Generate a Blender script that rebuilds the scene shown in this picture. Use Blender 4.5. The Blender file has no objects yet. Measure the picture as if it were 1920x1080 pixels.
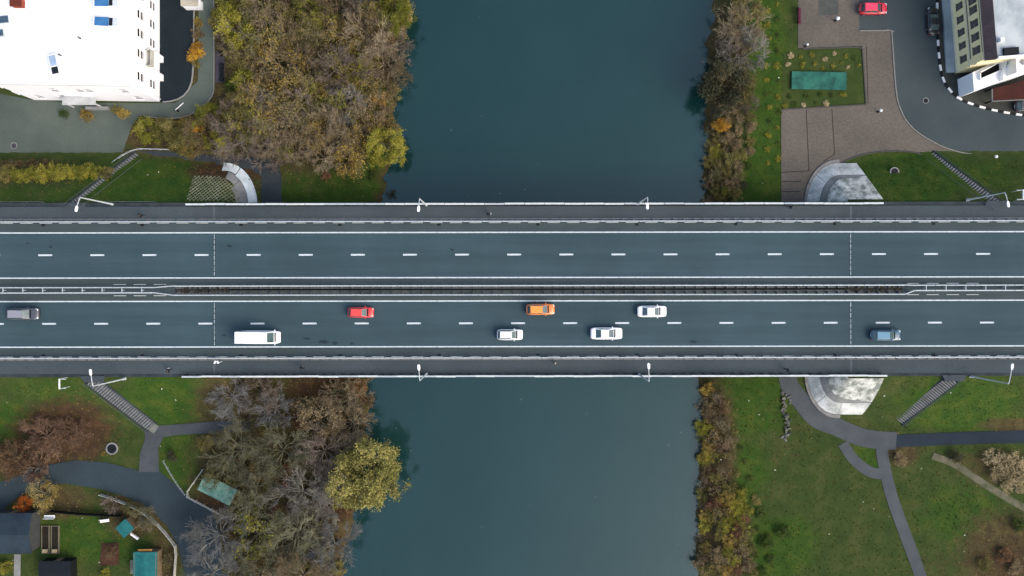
import bpy, bmesh, math, random
import numpy as np
from mathutils import Vector, Matrix

# ---------------------------------------------------------------- camera, light, exposure
scene = bpy.context.scene
COL = scene.collection
DECK = 5.5            # road level on the bridge, metres above the banks
CAMZ = DECK + 132.0   # drone height
FPX = 1600.0          # focal length in pixels of the 1920 px wide photograph
WATER = -1.6

cam_d = bpy.data.cameras.new('camera')
cam_d.sensor_width = 36.0
cam_d.lens = FPX / 1920.0 * 36.0
cam_d.clip_start = 1.0
cam_d.clip_end = 3000.0
cam = bpy.data.objects.new('camera', cam_d)
COL.objects.link(cam)
cam.location = (0, 0, CAMZ)
cam.rotation_euler = (0, 0, -0.0014)
scene.camera = cam

SUN_EL, SUN_AZ = math.radians(42), math.radians(125)
world = bpy.data.worlds.new('World')
scene.world = world
world.use_nodes = True
wn = world.node_tree
bg = wn.nodes['Background']
sky = wn.nodes.new('ShaderNodeTexSky')
sky.sky_type = 'NISHITA'
sky.sun_disc = False
sky.sun_elevation = SUN_EL
sky.sun_rotation = SUN_AZ
sky.dust_density = 4.0
sky.ozone_density = 0.0
sky.air_density = 1.0
wn.links.new(sky.outputs[0], bg.inputs[0])
bg.inputs[1].default_value = 0.15

sun_d = bpy.data.lights.new('sun', 'SUN')
sun_d.energy = 0.6
sun_d.angle = math.radians(48)
sun_d.color = (1.0, 0.95, 0.87)
sun = bpy.data.objects.new('sun', sun_d)
COL.objects.link(sun)
sd = Vector((math.sin(SUN_AZ) * math.cos(SUN_EL), math.cos(SUN_AZ) * math.cos(SUN_EL), math.sin(SUN_EL)))
sun.location = (0, 0, 60)
sun.rotation_euler = sd.to_track_quat('Z', 'Y').to_euler()

scene.view_settings.view_transform = 'Standard'
scene.view_settings.look = 'None'
scene.view_settings.exposure = 1.05
scene.view_settings.gamma = 1.0
scene.view_settings.use_curve_mapping = False

# ---------------------------------------------------------------- helpers
R = random.Random(7)


def P(px, py, z=0.0):
    s = (CAMZ - z) / FPX
    return Vector(((px - 960) * s, (540 - py) * s, z))


def G(px, py, z=0.0):
    p = P(px, py, z)
    return (p.x, p.y)


def yd(py):
    return (540 - py) * 132.0 / FPX


def xd(px):
    return (px - 960) * 132.0 / FPX


def tag(o, label=None, cat=None, group=None, kind=None):
    if label: o['label'] = label
    if cat: o['category'] = cat
    if group: o['group'] = group
    if kind: o['kind'] = kind
    return o


def empty(name, loc=(0, 0, 0), rz=0.0, label=None, cat=None, group=None):
    o = bpy.data.objects.new(name, None)
    o.empty_display_size = 0.5
    COL.objects.link(o)
    o.location = loc
    o.rotation_euler = (0, 0, rz)
    return tag(o, label, cat, group)


def link(name, me, parent=None, loc=None, rot=None, scale=None, mat=None):
    o = bpy.data.objects.new(name, me)
    COL.objects.link(o)
    if parent is not None: o.parent = parent
    if loc is not None: o.location = loc
    if rot is not None: o.rotation_euler = rot
    if scale is not None: o.scale = scale
    if mat is not None:
        if not me.materials: me.materials.append(mat)
        o.material_slots[0].link = 'OBJECT'
        o.material_slots[0].material = mat
    return o


class MB:
    """collects boxes, prisms and tubes into one mesh"""

    def __init__(self):
        self.v, self.f, self.m = [], [], []

    def add(self, vs, fs, mi=0):
        n = len(self.v)
        self.v += [tuple(v) for v in vs]
        self.f += [tuple(i + n for i in f) for f in fs]
        self.m += [mi] * len(fs)
        return self

    def box(self, c, s, rz=0.0, mi=0, top=1.0):
        """c: centre of the base, s: full sizes; top scales the upper face"""
        hx, hy = s[0] / 2, s[1] / 2
        ca, sa = math.cos(rz), math.sin(rz)
        vs = []
        for z, k in ((0, 1.0), (s[2], top)):
            for x, y in ((-hx, -hy), (hx, -hy), (hx, hy), (-hx, hy)):
                x, y = x * k, y * k
                vs.append((c[0] + x * ca - y * sa, c[1] + x * sa + y * ca, c[2] + z))
        return self.add(vs, [(3, 2, 1, 0), (4, 5, 6, 7), (0, 1, 5, 4), (1, 2, 6, 5), (2, 3, 7, 6), (3, 0, 4, 7)], mi)

    def tube(self, pts, rad, n=8, mi=0, cap=True):
        pts = [Vector(p) for p in pts]
        if not isinstance(rad, (list, tuple)): rad = [rad] * len(pts)
        vs, fs = [], []
        for i, p in enumerate(pts):
            a = pts[max(i - 1, 0)]
            b = pts[min(i + 1, len(pts) - 1)]
            d = (b - a)
            d = d.normalized() if d.length > 1e-9 else Vector((0, 0, 1))
            u = d.orthogonal().normalized() if abs(d.z) < 0.95 else Vector((1, 0, 0))
            u = (u - d * u.dot(d)).normalized()
            w = d.cross(u)
            for k in range(n):
                t = 2 * math.pi * k / n
                vs.append(p + (u * math.cos(t) + w * math.sin(t)) * rad[i])
        for i in range(len(pts) - 1):
            for k in range(n):
                a, b = i * n + k, i * n + (k + 1) % n
                fs.append((a, b, b + n, a + n))
        if cap:
            fs.append(tuple(range(n))[::-1])
            fs.append(tuple((len(pts) - 1) * n + k for k in range(n)))
        return self.add(vs, fs, mi)

    def prism(self, poly, z0, z1, mi=0):
        n = len(poly)
        a = sum(poly[i][0] * poly[(i + 1) % n][1] - poly[(i + 1) % n][0] * poly[i][1] for i in range(n))
        if a < 0: poly = poly[::-1]
        vs = [(x, y, z0) for x, y in poly] + [(x, y, z1) for x, y in poly]
        fs = [tuple(range(n))[::-1], tuple(range(n, 2 * n))]
        fs += [(i, (i + 1) % n, (i + 1) % n + n, i + n) for i in range(n)]
        return self.add(vs, fs, mi)

    def loft(self, rings, mi=0, closed=True, cap=True):
        n = len(rings[0])
        vs = [p for r in rings for p in r]
        fs = []
        for i in range(len(rings) - 1):
            for k in range(n if closed else n - 1):
                a, b = i * n + k, i * n + (k + 1) % n
                fs.append((a, b, b + n, a + n))
        if cap:
            fs.append(tuple(range(n))[::-1])
            fs.append(tuple((len(rings) - 1) * n + k for k in range(n)))
        return self.add(vs, fs, mi)

    def mesh(self, name, mats=(), smooth=False, bevel=0.0, merge=False, fix=False):
        me = bpy.data.meshes.new(name)
        me.from_pydata(self.v, [], self.f)
        for m in (mats if isinstance(mats, (list, tuple)) else [mats]): me.materials.append(m)
        me.polygons.foreach_set('material_index', self.m)
        if bevel or merge or fix:
            bm = bmesh.new()
            bm.from_mesh(me)
            if merge: bmesh.ops.remove_doubles(bm, verts=bm.verts, dist=1e-4)
            if bevel:
                bmesh.ops.bevel(bm, geom=list(bm.edges), offset=bevel, segments=2, affect='EDGES', profile=0.6)
            bmesh.ops.recalc_face_normals(bm, faces=bm.faces)
            bm.to_mesh(me)
            bm.free()
        if smooth: me.polygons.foreach_set('use_smooth', [True] * len(me.polygons))
        me.update()
        return me

    def build(self, name, mat, parent=None, smooth=False, bevel=0.0, loc=None, rz=None, fix=False):
        return link(name, self.mesh(name, mat, smooth, bevel, fix=fix), parent, loc, (0, 0, rz) if rz is not None else None)


def smooth_line(pts, n=8, closed=False):
    """Catmull-Rom through 2-D points"""
    out = []
    m = len(pts)
    for i in range(m if closed else m - 1):
        if closed:
            p = [pts[(i + k - 1) % m] for k in range(4)]
        else:
            p = [pts[min(max(i + k - 1, 0), m - 1)] for k in range(4)]
        for k in range(n):
            t = k / n
            out.append(tuple(0.5 * (2 * p[1][j] + (p[2][j] - p[0][j]) * t + (2 * p[0][j] - 5 * p[1][j] + 4 * p[2][j] - p[3][j]) * t * t
                                    + (3 * p[1][j] - p[0][j] - 3 * p[2][j] + p[3][j]) * t ** 3) for j in range(2)))
    if not closed: out.append(tuple(pts[-1]))
    return out


def resample(line, step):
    out, acc = [line[0]], 0.0
    for a, b in zip(line, line[1:]):
        L = math.dist(a, b)
        if L < 1e-9: continue
        t = step - acc
        while t <= L:
            out.append((a[0] + (b[0] - a[0]) * t / L, a[1] + (b[1] - a[1]) * t / L))
            t += step
        acc = (acc + L) % step
    return out


def offset_line(line, d):
    out = []
    for i in range(len(line)):
        a, b = line[max(i - 1, 0)], line[min(i + 1, len(line) - 1)]
        L = math.dist(a, b) or 1
        nx, ny = -(b[1] - a[1]) / L, (b[0] - a[0]) / L
        out.append((line[i][0] + nx * d, line[i][1] + ny * d))
    return out


# ---------------------------------------------------------------- materials
MATS = {}


def nd(nt, t, **kw):
    n = nt.nodes.new(t)
    for k, v in kw.items():
        if k in n.inputs: n.inputs[k].default_value = v
        else: setattr(n, k, v)
    return n


def mat(name, c1, c2=None, rough=0.8, scale=1.0, detail=5.0, bump=0.0, bscale=None, metal=0.0, spec=0.12, island=0.0,
        stretch=None, fine=0.0, fscale=18.0, alpha_noise=None, coat=0.0, lo=0.35, hi=0.65, objrand=0.0, blotch=0.0):
    if name in MATS: return MATS[name]
    m = bpy.data.materials.new(name)
    m.use_nodes = True
    nt = m.node_tree
    b = nt.nodes['Principled BSDF']
    b.inputs['Roughness'].default_value = rough
    b.inputs['Metallic'].default_value = metal
    b.inputs['Specular IOR Level'].default_value = spec
    b.inputs['Coat Weight'].default_value = coat
    c2 = c2 or tuple(x * 0.75 for x in c1)
    tc = nd(nt, 'ShaderNodeTexCoord')
    mp = nd(nt, 'ShaderNodeMapping')
    nt.links.new(tc.outputs['Object'], mp.inputs['Vector'])
    if stretch: mp.inputs['Scale'].default_value = stretch
    nz = nd(nt, 'ShaderNodeTexNoise', Scale=scale, Detail=detail, Roughness=0.6)
    nt.links.new(mp.outputs[0], nz.inputs['Vector'])
    mr = nd(nt, 'ShaderNodeMapRange')
    mr.inputs['From Min'].default_value = lo
    mr.inputs['From Max'].default_value = hi
    nt.links.new(nz.outputs['Fac'], mr.inputs['Value'])
    fac = mr.outputs[0]
    if island:
        ge = nd(nt, 'ShaderNodeNewGeometry')
        mx0 = nd(nt, 'ShaderNodeMix', data_type='FLOAT')
        mx0.inputs[0].default_value = island
        nt.links.new(fac, mx0.inputs[2])
        nt.links.new(ge.outputs['Random Per Island'], mx0.inputs[3])
        fac = mx0.outputs[0]
    mx = nd(nt, 'ShaderNodeMix', data_type='RGBA')
    nt.links.new(fac, mx.inputs[0])
    mx.inputs[6].default_value = (*c1, 1)
    mx.inputs[7].default_value = (*c2, 1)
    out = mx.outputs[2]
    if fine:
        n2 = nd(nt, 'ShaderNodeTexNoise', Scale=fscale, Detail=3.0)
        nt.links.new(tc.outputs['Object'], n2.inputs['Vector'])
        mr2 = nd(nt, 'ShaderNodeMapRange')
        mr2.inputs['From Min'].default_value = 0.3
        mr2.inputs['From Max'].default_value = 0.7
        mr2.inputs['To Min'].default_value = 1 - fine
        mr2.inputs['To Max'].default_value = 1 + fine
        nt.links.new(n2.outputs['Fac'], mr2.inputs['Value'])
        hs = nd(nt, 'ShaderNodeHueSaturation')
        nt.links.new(mr2.outputs[0], hs.inputs['Value'])
        nt.links.new(out, hs.inputs['Color'])
        out = hs.outputs[0]
    if blotch:
        n4 = nd(nt, 'ShaderNodeTexNoise', Scale=0.045, Detail=4.0, Roughness=0.65)
        nt.links.new(tc.outputs['Object'], n4.inputs['Vector'])
        mr4 = nd(nt, 'ShaderNodeMapRange')
        mr4.inputs['From Min'].default_value = 0.3
        mr4.inputs['From Max'].default_value = 0.7
        mr4.inputs['To Min'].default_value = 1 - blotch
        mr4.inputs['To Max'].default_value = 1 + blotch
        nt.links.new(n4.outputs['Fac'], mr4.inputs['Value'])
        hs4 = nd(nt, 'ShaderNodeHueSaturation')
        nt.links.new(mr4.outputs[0], hs4.inputs['Value'])
        nt.links.new(out, hs4.inputs['Color'])
        out = hs4.outputs[0]
    if objrand:
        oi = nd(nt, 'ShaderNodeObjectInfo')
        mr3 = nd(nt, 'ShaderNodeMapRange')
        mr3.inputs['To Min'].default_value = 1 - objrand
        mr3.inputs['To Max'].default_value = 1 + objrand
        nt.links.new(oi.outputs['Random'], mr3.inputs['Value'])
        hs2 = nd(nt, 'ShaderNodeHueSaturation')
        nt.links.new(mr3.outputs[0], hs2.inputs['Value'])
        nt.links.new(out, hs2.inputs['Color'])
        out = hs2.outputs[0]
    nt.links.new(out, b.inputs['Base Color'])
    if bump:
        n3 = nd(nt, 'ShaderNodeTexNoise', Scale=bscale or scale * 4, Detail=4.0)
        nt.links.new(mp.outputs[0], n3.inputs['Vector'])
        bp = nd(nt, 'ShaderNodeBump', Strength=bump, Distance=0.05)
        nt.links.new(n3.outputs['Fac'], bp.inputs['Height'])
        nt.links.new(bp.outputs[0], b.inputs['Normal'])
    MATS[name] = m
    return m


def brick_mat(name, c1, c2, mortar, bw, bh, scale=1.0):
    m = mat(name, c1, c2, rough=0.85, scale=0.12, detail=6, fine=0.12, fscale=3)
    nt = m.node_tree
    b = nt.nodes['Principled BSDF']
    src = b.inputs['Base Color'].links[0].from_socket
    tc = [n for n in nt.nodes if n.type == 'TEX_COORD'][0]
    bt = nd(nt, 'ShaderNodeTexBrick', Scale=scale)
    bt.inputs['Brick Width'].default_value = bw
    bt.inputs['Row Height'].default_value = bh
    bt.inputs['Mortar Size'].default_value = 0.02
    bt.inputs['Color1'].default_value = (1, 1, 1, 1)
    bt.inputs['Color2'].default_value = (0.82, 0.84, 0.86, 1)
    bt.inputs['Mortar'].default_value = (mortar, mortar, mortar, 1)
    nt.links.new(tc.outputs['Object'], bt.inputs['Vector'])
    mx = nd(nt, 'ShaderNodeMix', data_type='RGBA', blend_type='MULTIPLY')
    mx.inputs[0].default_value = 1.0
    nt.links.new(src, mx.inputs[6])
    nt.links.new(bt.outputs['Color'], mx.inputs[7])
    nt.links.new(mx.outputs[2], b.inputs['Base Color'])
    return m


M_ASPH = mat('asphalt_blue_grey', (0.038, 0.067, 0.080), (0.028, 0.052, 0.063), rough=0.75, scale=0.55, stretch=(0.035, 1.0, 1), fine=0.12, fscale=7, bump=0.15, bscale=40, lo=0.3, hi=0.7, blotch=0.16)
M_SHOULD = mat('asphalt_shoulder', (0.048, 0.066, 0.070), (0.036, 0.051, 0.055), rough=0.85, scale=0.2, blotch=0.15, stretch=(0.3, 1.5, 1), fine=0.14, fscale=7)
M_WALK = mat('asphalt_footway', (0.052, 0.066, 0.072), (0.039, 0.052, 0.058), rough=0.85, scale=0.14, blotch=0.15, stretch=(0.4, 1, 1), fine=0.13, fscale=6)
M_PAINT = mat('white_road_paint', (0.47, 0.53, 0.56), (0.22, 0.27, 0.30), rough=0.6, scale=1.6, detail=8, fine=0.12, fscale=9, lo=0.48, hi=0.78)
M_GALV = mat('galvanised_steel', (0.44, 0.49, 0.51), (0.30, 0.35, 0.38), rough=0.5, scale=0.9, metal=0.1)
M_GALVD = mat('weathered_steel_post', (0.09, 0.10, 0.11), (0.05, 0.06, 0.07), rough=0.6, scale=3)
M_WCONC = mat('white_painted_concrete', (0.56, 0.60, 0.60), (0.30, 0.34, 0.35), rough=0.8, scale=0.35, detail=7, fine=0.10, fscale=10)
M_CONC = mat('grey_concrete', (0.22, 0.225, 0.22), (0.13, 0.14, 0.14), rough=0.9, scale=0.5, detail=7, fine=0.12, fscale=9)
M_DCONC = mat('dark_concrete', (0.035, 0.045, 0.052), (0.02, 0.027, 0.032), rough=0.85, scale=0.6)  # plain dark tone for gutters, joints, gap covers and stair bases
M_PATH = mat('path_grey_green_asphalt', (0.083, 0.102, 0.088), (0.060, 0.078, 0.070), rough=0.85, scale=0.12, detail=7, fine=0.10, fscale=5, blotch=.15)
M_PATHD = mat('dark_path_asphalt', (0.036, 0.045, 0.050), (0.026, 0.034, 0.040), rough=0.85, scale=0.3, detail=6, fine=0.15, fscale=6)
M_YARD = mat('dark_navy_yard_asphalt', (0.010, 0.017, 0.022), (0.007, 0.012, 0.016), rough=0.7, scale=0.3, detail=6, fine=0.15)
M_ROADR = mat('street_asphalt', (0.050, 0.066, 0.070), (0.032, 0.045, 0.050), rough=0.75, scale=0.09, detail=5, fine=0.10, blotch=.12, fscale=6)
M_ROADL = mat('lane_asphalt', (0.032, 0.048, 0.058), (0.022, 0.034, 0.042), rough=0.8, scale=0.1, detail=6, fine=0.12, fscale=5)
M_ROADN = mat('navy_lane_asphalt', (0.014, 0.024, 0.036), (0.010, 0.018, 0.028), rough=0.75, scale=0.2, fine=0.1)
M_PLAZA = brick_mat('brown_grey_block_paving', (0.124, 0.110, 0.092), (0.098, 0.088, 0.075), 0.72, 0.4, 0.2)
M_KERB = mat('kerb_stone', (0.20, 0.20, 0.19), (0.13, 0.13, 0.13), rough=0.85, scale=1.2)
M_KW = mat('kerb_white_paint', (0.70, 0.71, 0.70), (0.50, 0.51, 0.51), rough=0.7, scale=3)
M_KB = mat('kerb_black_paint', (0.012, 0.014, 0.016), rough=0.7, scale=3)
M_STEP = mat('concrete_step', (0.16, 0.17, 0.17), (0.10, 0.11, 0.115), rough=0.9, scale=2, objrand=0.15)
M_DARK = mat('blackened_metal', (0.010, 0.012, 0.014), rough=0.5, scale=4)
M_WMET = mat('white_enamel', (0.78, 0.80, 0.80), (0.66, 0.68, 0.69), rough=0.4, scale=2)
M_LAMP = mat('lamp_white_metal', (0.46, 0.50, 0.52), (0.36, 0.40, 0.42), rough=0.45, scale=2)
M_GLASS = mat('dark_window_glass', (0.012, 0.014, 0.016), rough=0.08, spec=0.5, scale=1)
M_WALLW = mat('white_render', (0.80, 0.81, 0.82), (0.74, 0.75, 0.77), rough=0.9, scale=0.15, detail=6)
M_ROOFW = mat('white_roof_sheet', (0.84, 0.85, 0.86), (0.70, 0.72, 0.75), rough=0.6, scale=0.10, detail=8, lo=.45, hi=.75)
M_SKYL = mat('blue_skylight_glass', (0.045, 0.16, 0.34), (0.03, 0.11, 0.26), rough=0.12, scale=0.8, spec=0.6)
M_BLIND = mat('pale_blind', (0.55, 0.60, 0.66), (0.35, 0.40, 0.46), rough=0.6, scale=4)
M_BRICK = mat('red_brick', (0.26, 0.06, 0.035), (0.17, 0.04, 0.025), rough=0.9, scale=4)
M_YELL = mat('cream_yellow_render', (0.86, 0.75, 0.44), (0.80, 0.69, 0.39), rough=0.9, scale=0.3)
M_CREAM = mat('pale_cream_trim', (0.72, 0.66, 0.48), (0.64, 0.58, 0.42), rough=0.8, scale=1)
M_ROOFG = mat('grey_felt_roof', (0.40, 0.44, 0.45), (0.24, 0.28, 0.30), rough=0.8, scale=0.22, detail=7, lo=0.4, hi=0.62)
M_ROOFD = mat('plum_brown_metal_roof', (0.050, 0.040, 0.046), (0.036, 0.030, 0.036), rough=0.6, scale=0.6)
M_RUST = mat('rust_red_roof', (0.048, 0.014, 0.010), (0.030, 0.010, 0.008), rough=0.8, scale=0.5, detail=6)
M_SLATE = mat('slate_blue_roof', (0.022, 0.036, 0.050), (0.014, 0.022, 0.030), rough=0.7, scale=0.4)
M_TEAL = mat('teal_painted_roof', (0.016, 0.125, 0.125), (0.011, 0.080, 0.084), rough=0.6, scale=0.8, detail=7, fine=.1, fscale=5)
M_TEALG = mat('faded_green_tarpaulin', (0.026, 0.120, 0.088), (0.010, 0.050, 0.044), rough=0.75, scale=0.7, detail=8, lo=0.42, hi=0.72, fine=.15, fscale=4)
M_TEALW = mat('weathered_green_sheet', (0.16, 0.26, 0.22), (0.045, 0.14, 0.11), rough=0.75, scale=0.9, detail=8)
M_WOOD = mat('weathered_timber', (0.20, 0.15, 0.09), (0.13, 0.095, 0.06), rough=0.85, scale=3)
M_ORWOOD = mat('orange_timber', (0.42, 0.20, 0.055), (0.32, 0.15, 0.04), rough=0.7, scale=3)
M_SOIL = mat('dark_garden_soil', (0.012, 0.012, 0.010), (0.020, 0.016, 0.012), rough=0.95, scale=2, bump=0.5)
M_RSOIL = mat('red_brown_soil', (0.060, 0.030, 0.018), (0.040, 0.022, 0.014), rough=0.95, scale=1.5, detail=8, fine=0.3, fscale=8)
M_PLUM = mat('plum_grey_paving', (0.055, 0.052, 0.066), (0.042, 0.040, 0.052), rough=0.9, scale=1.5)
M_BARK = mat('brown_bark', (0.070, 0.058, 0.045), (0.045, 0.038, 0.030), rough=0.95, scale=5)
M_STONE = mat('rubble_stone', (0.12, 0.12, 0.105), (0.07, 0.075, 0.062), rough=0.9, scale=2, objrand=0.3)
M_TYRE = mat('tyre_rubber', (0.012, 0.012, 0.013), rough=0.85, scale=8)
M_RIM = mat('alloy_rim', (0.35, 0.36, 0.37), rough=0.35, metal=0.6, scale=8)
M_CGLASS = mat('sky_tinted_car_glass', (0.030, 0.055, 0.060), (0.07, 0.11, 0.115), rough=0.06, spec=0.8, scale=1.4)  # sky reflection put into the base colour
M_HEAD = mat('headlight_lens', (0.75, 0.78, 0.80), rough=0.15, scale=8, spec=0.6)
M_TAIL = mat('tail_lamp_red', (0.30, 0.012, 0.010), rough=0.25, scale=8)
M_BLACKP = mat('black_plastic', (0.012, 0.013, 0.014), rough=0.6, scale=8)
M_STAIN = mat('oil_stain', (0.020, 0.034, 0.044), rough=0.8, scale=3)


# water
def water_mat():
    m = bpy.data.materials.new('river_water')
    m.use_nodes = True
    nt = m.node_tree
    b = nt.nodes['Principled BSDF']
    b.inputs['Roughness'].default_value = 0.11
    b.inputs['IOR'].default_value = 1.75
    b.inputs['Specular Tint'].default_value = (0.68, 0.86, 0.84, 1)
    b.inputs['Specular IOR Level'].default_value = 0.5
    tc = nd(nt, 'ShaderNodeTexCoord')
    n1 = nd(nt, 'ShaderNodeTexNoise', Scale=0.035, Detail=5.0, Roughness=0.6)
    nt.links.new(tc.outputs['Object'], n1.inputs['Vector'])
    cr = nd(nt, 'ShaderNodeValToRGB')
    cr.color_ramp.elements[0].position = 0.3
    cr.color_ramp.elements[0].color = (0.003, 0.020, 0.020, 1)
    cr.color_ramp.elements[1].position = 0.7
    cr.color_ramp.elements[1].color = (0.007, 0.029, 0.028, 1)
    nt.links.new(n1.outputs['Fac'], cr.inputs[0])
    nt.links.new(cr.outputs[0], b.inputs['Base Color'])
    n2 = nd(nt, 'ShaderNodeTexNoise', Scale=0.9, Detail=4.0)
    nt.links.new(tc.outputs['Object'], n2.inputs['Vector'])
    mp = nd(nt, 'ShaderNodeMapping')
    mp.inputs['Scale'].default_value = (1.0, 0.25, 1.0)
    nt.links.new(tc.outputs['Object'], mp.inputs['Vector'])
    n5 = nd(nt, 'ShaderNodeTexNoise', Scale=0.25, Detail=5.0)
    nt.links.new(mp.outputs[0], n5.inputs['Vector'])
    ad = nd(nt, 'ShaderNodeMath', operation='MULTIPLY_ADD')
    nt.links.new(n5.outputs['Fac'], ad.inputs[0])
    ad.inputs[1].default_value = 2.5
    nt.links.new(n2.outputs['Fac'], ad.inputs[2])
    bp = nd(nt, 'ShaderNodeBump', Strength=0.12, Distance=0.05)
    nt.links.new(ad.outputs[0], bp.inputs['Height'])
    nt.links.new(bp.outputs[0], b.inputs['Normal'])
    return m


# ground: grass, leaf litter and bare soil mixed by a painted mask of what grows there
def ground_mat():
    m = bpy.data.materials.new('grass_and_leaf_litter')
    m.use_nodes = True
    nt = m.node_tree
    b = nt.nodes['Principled BSDF']
    b.inputs['Roughness'].default_value = 0.95
    b.inputs['Specular IOR Level'].default_value = 0.15
    tc = nd(nt, 'ShaderNodeTexCoord')
    at = nd(nt, 'ShaderNodeAttribute', attribute_name='mask')
    sp = nd(nt, 'ShaderNodeSeparateColor')
    nt.links.new(at.outputs['Color'], sp.inputs[0])

    def noise(s, d=6.0, r=0.65):
        n = nd(nt, 'ShaderNodeTexNoise', Scale=s, Detail=d, Roughness=r)
        nt.links.new(tc.outputs['Object'], n.inputs['Vector'])
        return n.outputs['Fac']

    def ramp(f, stops):
        c = nd(nt, 'ShaderNodeValToRGB')
        els = c.color_ramp.elements
        while len(els) < len(stops): els.new(0.5)
        for e, (p, col) in zip(els, stops):
            e.position = p
            e.color = (*col, 1)
        nt.links.new(f, c.inputs[0])
        return c.outputs[0]

    def mix(f, a, bb, blend='MIX'):
        x = nd(nt, 'ShaderNodeMix', data_type='RGBA', blend_type=blend)
        if isinstance(f, float): x.inputs[0].default_value = f
        else: nt.links.new(f, x.inputs[0])
        nt.links.new(a, x.inputs[6])
        nt.links.new(bb, x.inputs[7])
        return x.outputs[2]

    dull = ramp(noise(0.35), [(0.3, (0.020, 0.038, 0.009)), (0.5, (0.030, 0.048, 0.011)), (0.7, (0.052, 0.062, 0.018))])
    bright = ramp(noise(0.4), [(0.3, (0.016, 0.043, 0.006)), (0.5, (0.026, 0.056, 0.007)), (0.7, (0.052, 0.072, 0.011))])
    litter = ramp(noise(0.8, 8), [(0.25, (0.020, 0.018, 0.010)), (0.45, (0.048, 0.036, 0.016)), (0.6, (0.060, 0.052, 0.020)), (0.75, (0.105, 0.072, 0.026))])
    rust = ramp(noise(0.7, 8), [(0.3, (0.026, 0.018, 0.012)), (0.55, (0.048, 0.028, 0.014)), (0.75, (0.085, 0.046, 0.018))])

    def sharp(ch, s, amt):
        ad = nd(nt, 'ShaderNodeMath', operation='ADD')
        su = nd(nt, 'ShaderNodeMath', operation='MULTIPLY_ADD')
        nt.links.new(noise(s, 7, 0.7), su.inputs[0])
        su.inputs[1].default_value = amt
        su.inputs[2].default_value = -amt / 2
        nt.links.new(ch, ad.inputs[0])
        nt.links.new(su.outputs[0], ad.inputs[1])
        mr = nd(nt, 'ShaderNodeMapRange')
        mr.inputs['From Min'].default_value = 0.3
        mr.inputs['From Max'].default_value = 0.7
        nt.links.new(ad.outputs[0], mr.inputs['Value'])
        return mr.outputs[0]
    c = mix(sharp(sp.outputs[1], 0.22, 1.3), dull, bright)
    c = mix(sharp(sp.outputs[0], 0.6, 1.0), c, litter)
    c = mix(sharp(sp.outputs[2], 0.6, 1.0), c, rust)
    fine = ramp(noise(5.0, 4), [(0.25, (0.80, 0.80, 0.80)), (0.5, (1.0, 1.0, 1.0)), (0.75, (1.2, 1.18, 1.12))])
    c = mix(1.0, c, fine, 'MULTIPLY')
    nt.links.new(c, b.inputs['Base Color'])
    bp = nd(nt, 'ShaderNodeBump', Strength=0.35, Distance=0.1)
    nt.links.new(noise(2.5, 6), bp.inputs['Height'])
    nt.links.new(bp.outputs[0], b.inputs['Normal'])
    return m


# foliage: three tones mixed by the per-face 'tint' of the clump and a random value per leaf
def leaf_mat(name, a, bcol, c, rnd=0.45):
    if name in MATS: return MATS[name]
    m = bpy.data.materials.new(name)
    m.use_nodes = True
    nt = m.node_tree
    b = nt.nodes['Principled BSDF']
    b.inputs['Roughness'].default_value = 0.7
    b.inputs['Specular IOR Level'].default_value = 0.1
    at = nd(nt, 'ShaderNodeAttribute', attribute_name='tint')
    ge = nd(nt, 'ShaderNodeNewGeometry')
    oi = nd(nt, 'ShaderNodeObjectInfo')
    mx = nd(nt, 'ShaderNodeMix', data_type='FLOAT')
    mx.inputs[0].default_value = rnd
    nt.links.new(at.outputs['Fac'], mx.inputs[2])
    nt.links.new(ge.outputs['Random Per Island'], mx.inputs[3])
    ad = nd(nt, 'ShaderNodeMath', operation='MULTIPLY_ADD')
    nt.links.new(oi.outputs['Random'], ad.inputs[0])
    ad.inputs[1].default_value = 0.3
    nt.links.new(mx.outputs[0], ad.inputs[2])
    su = nd(nt, 'ShaderNodeMath', operation='SUBTRACT')
    nt.links.new(ad.outputs[0], su.inputs[0])
    su.inputs[1].default_value = 0.15
    cr = nd(nt, 'ShaderNodeValToRGB')
    cr.color_ramp.elements.new(0.5)
    for e, p, col in zip(cr.color_ramp.elements, (0.15, 0.5, 0.85), (a, bcol, c)):
        e.position = p
        e.color = (*col, 1)
    nt.links.new(su.outputs[0], cr.inputs[0])
    nt.links.new(cr.outputs[0], b.inputs['Base Color'])
    MATS[name] = m
    return m


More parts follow.
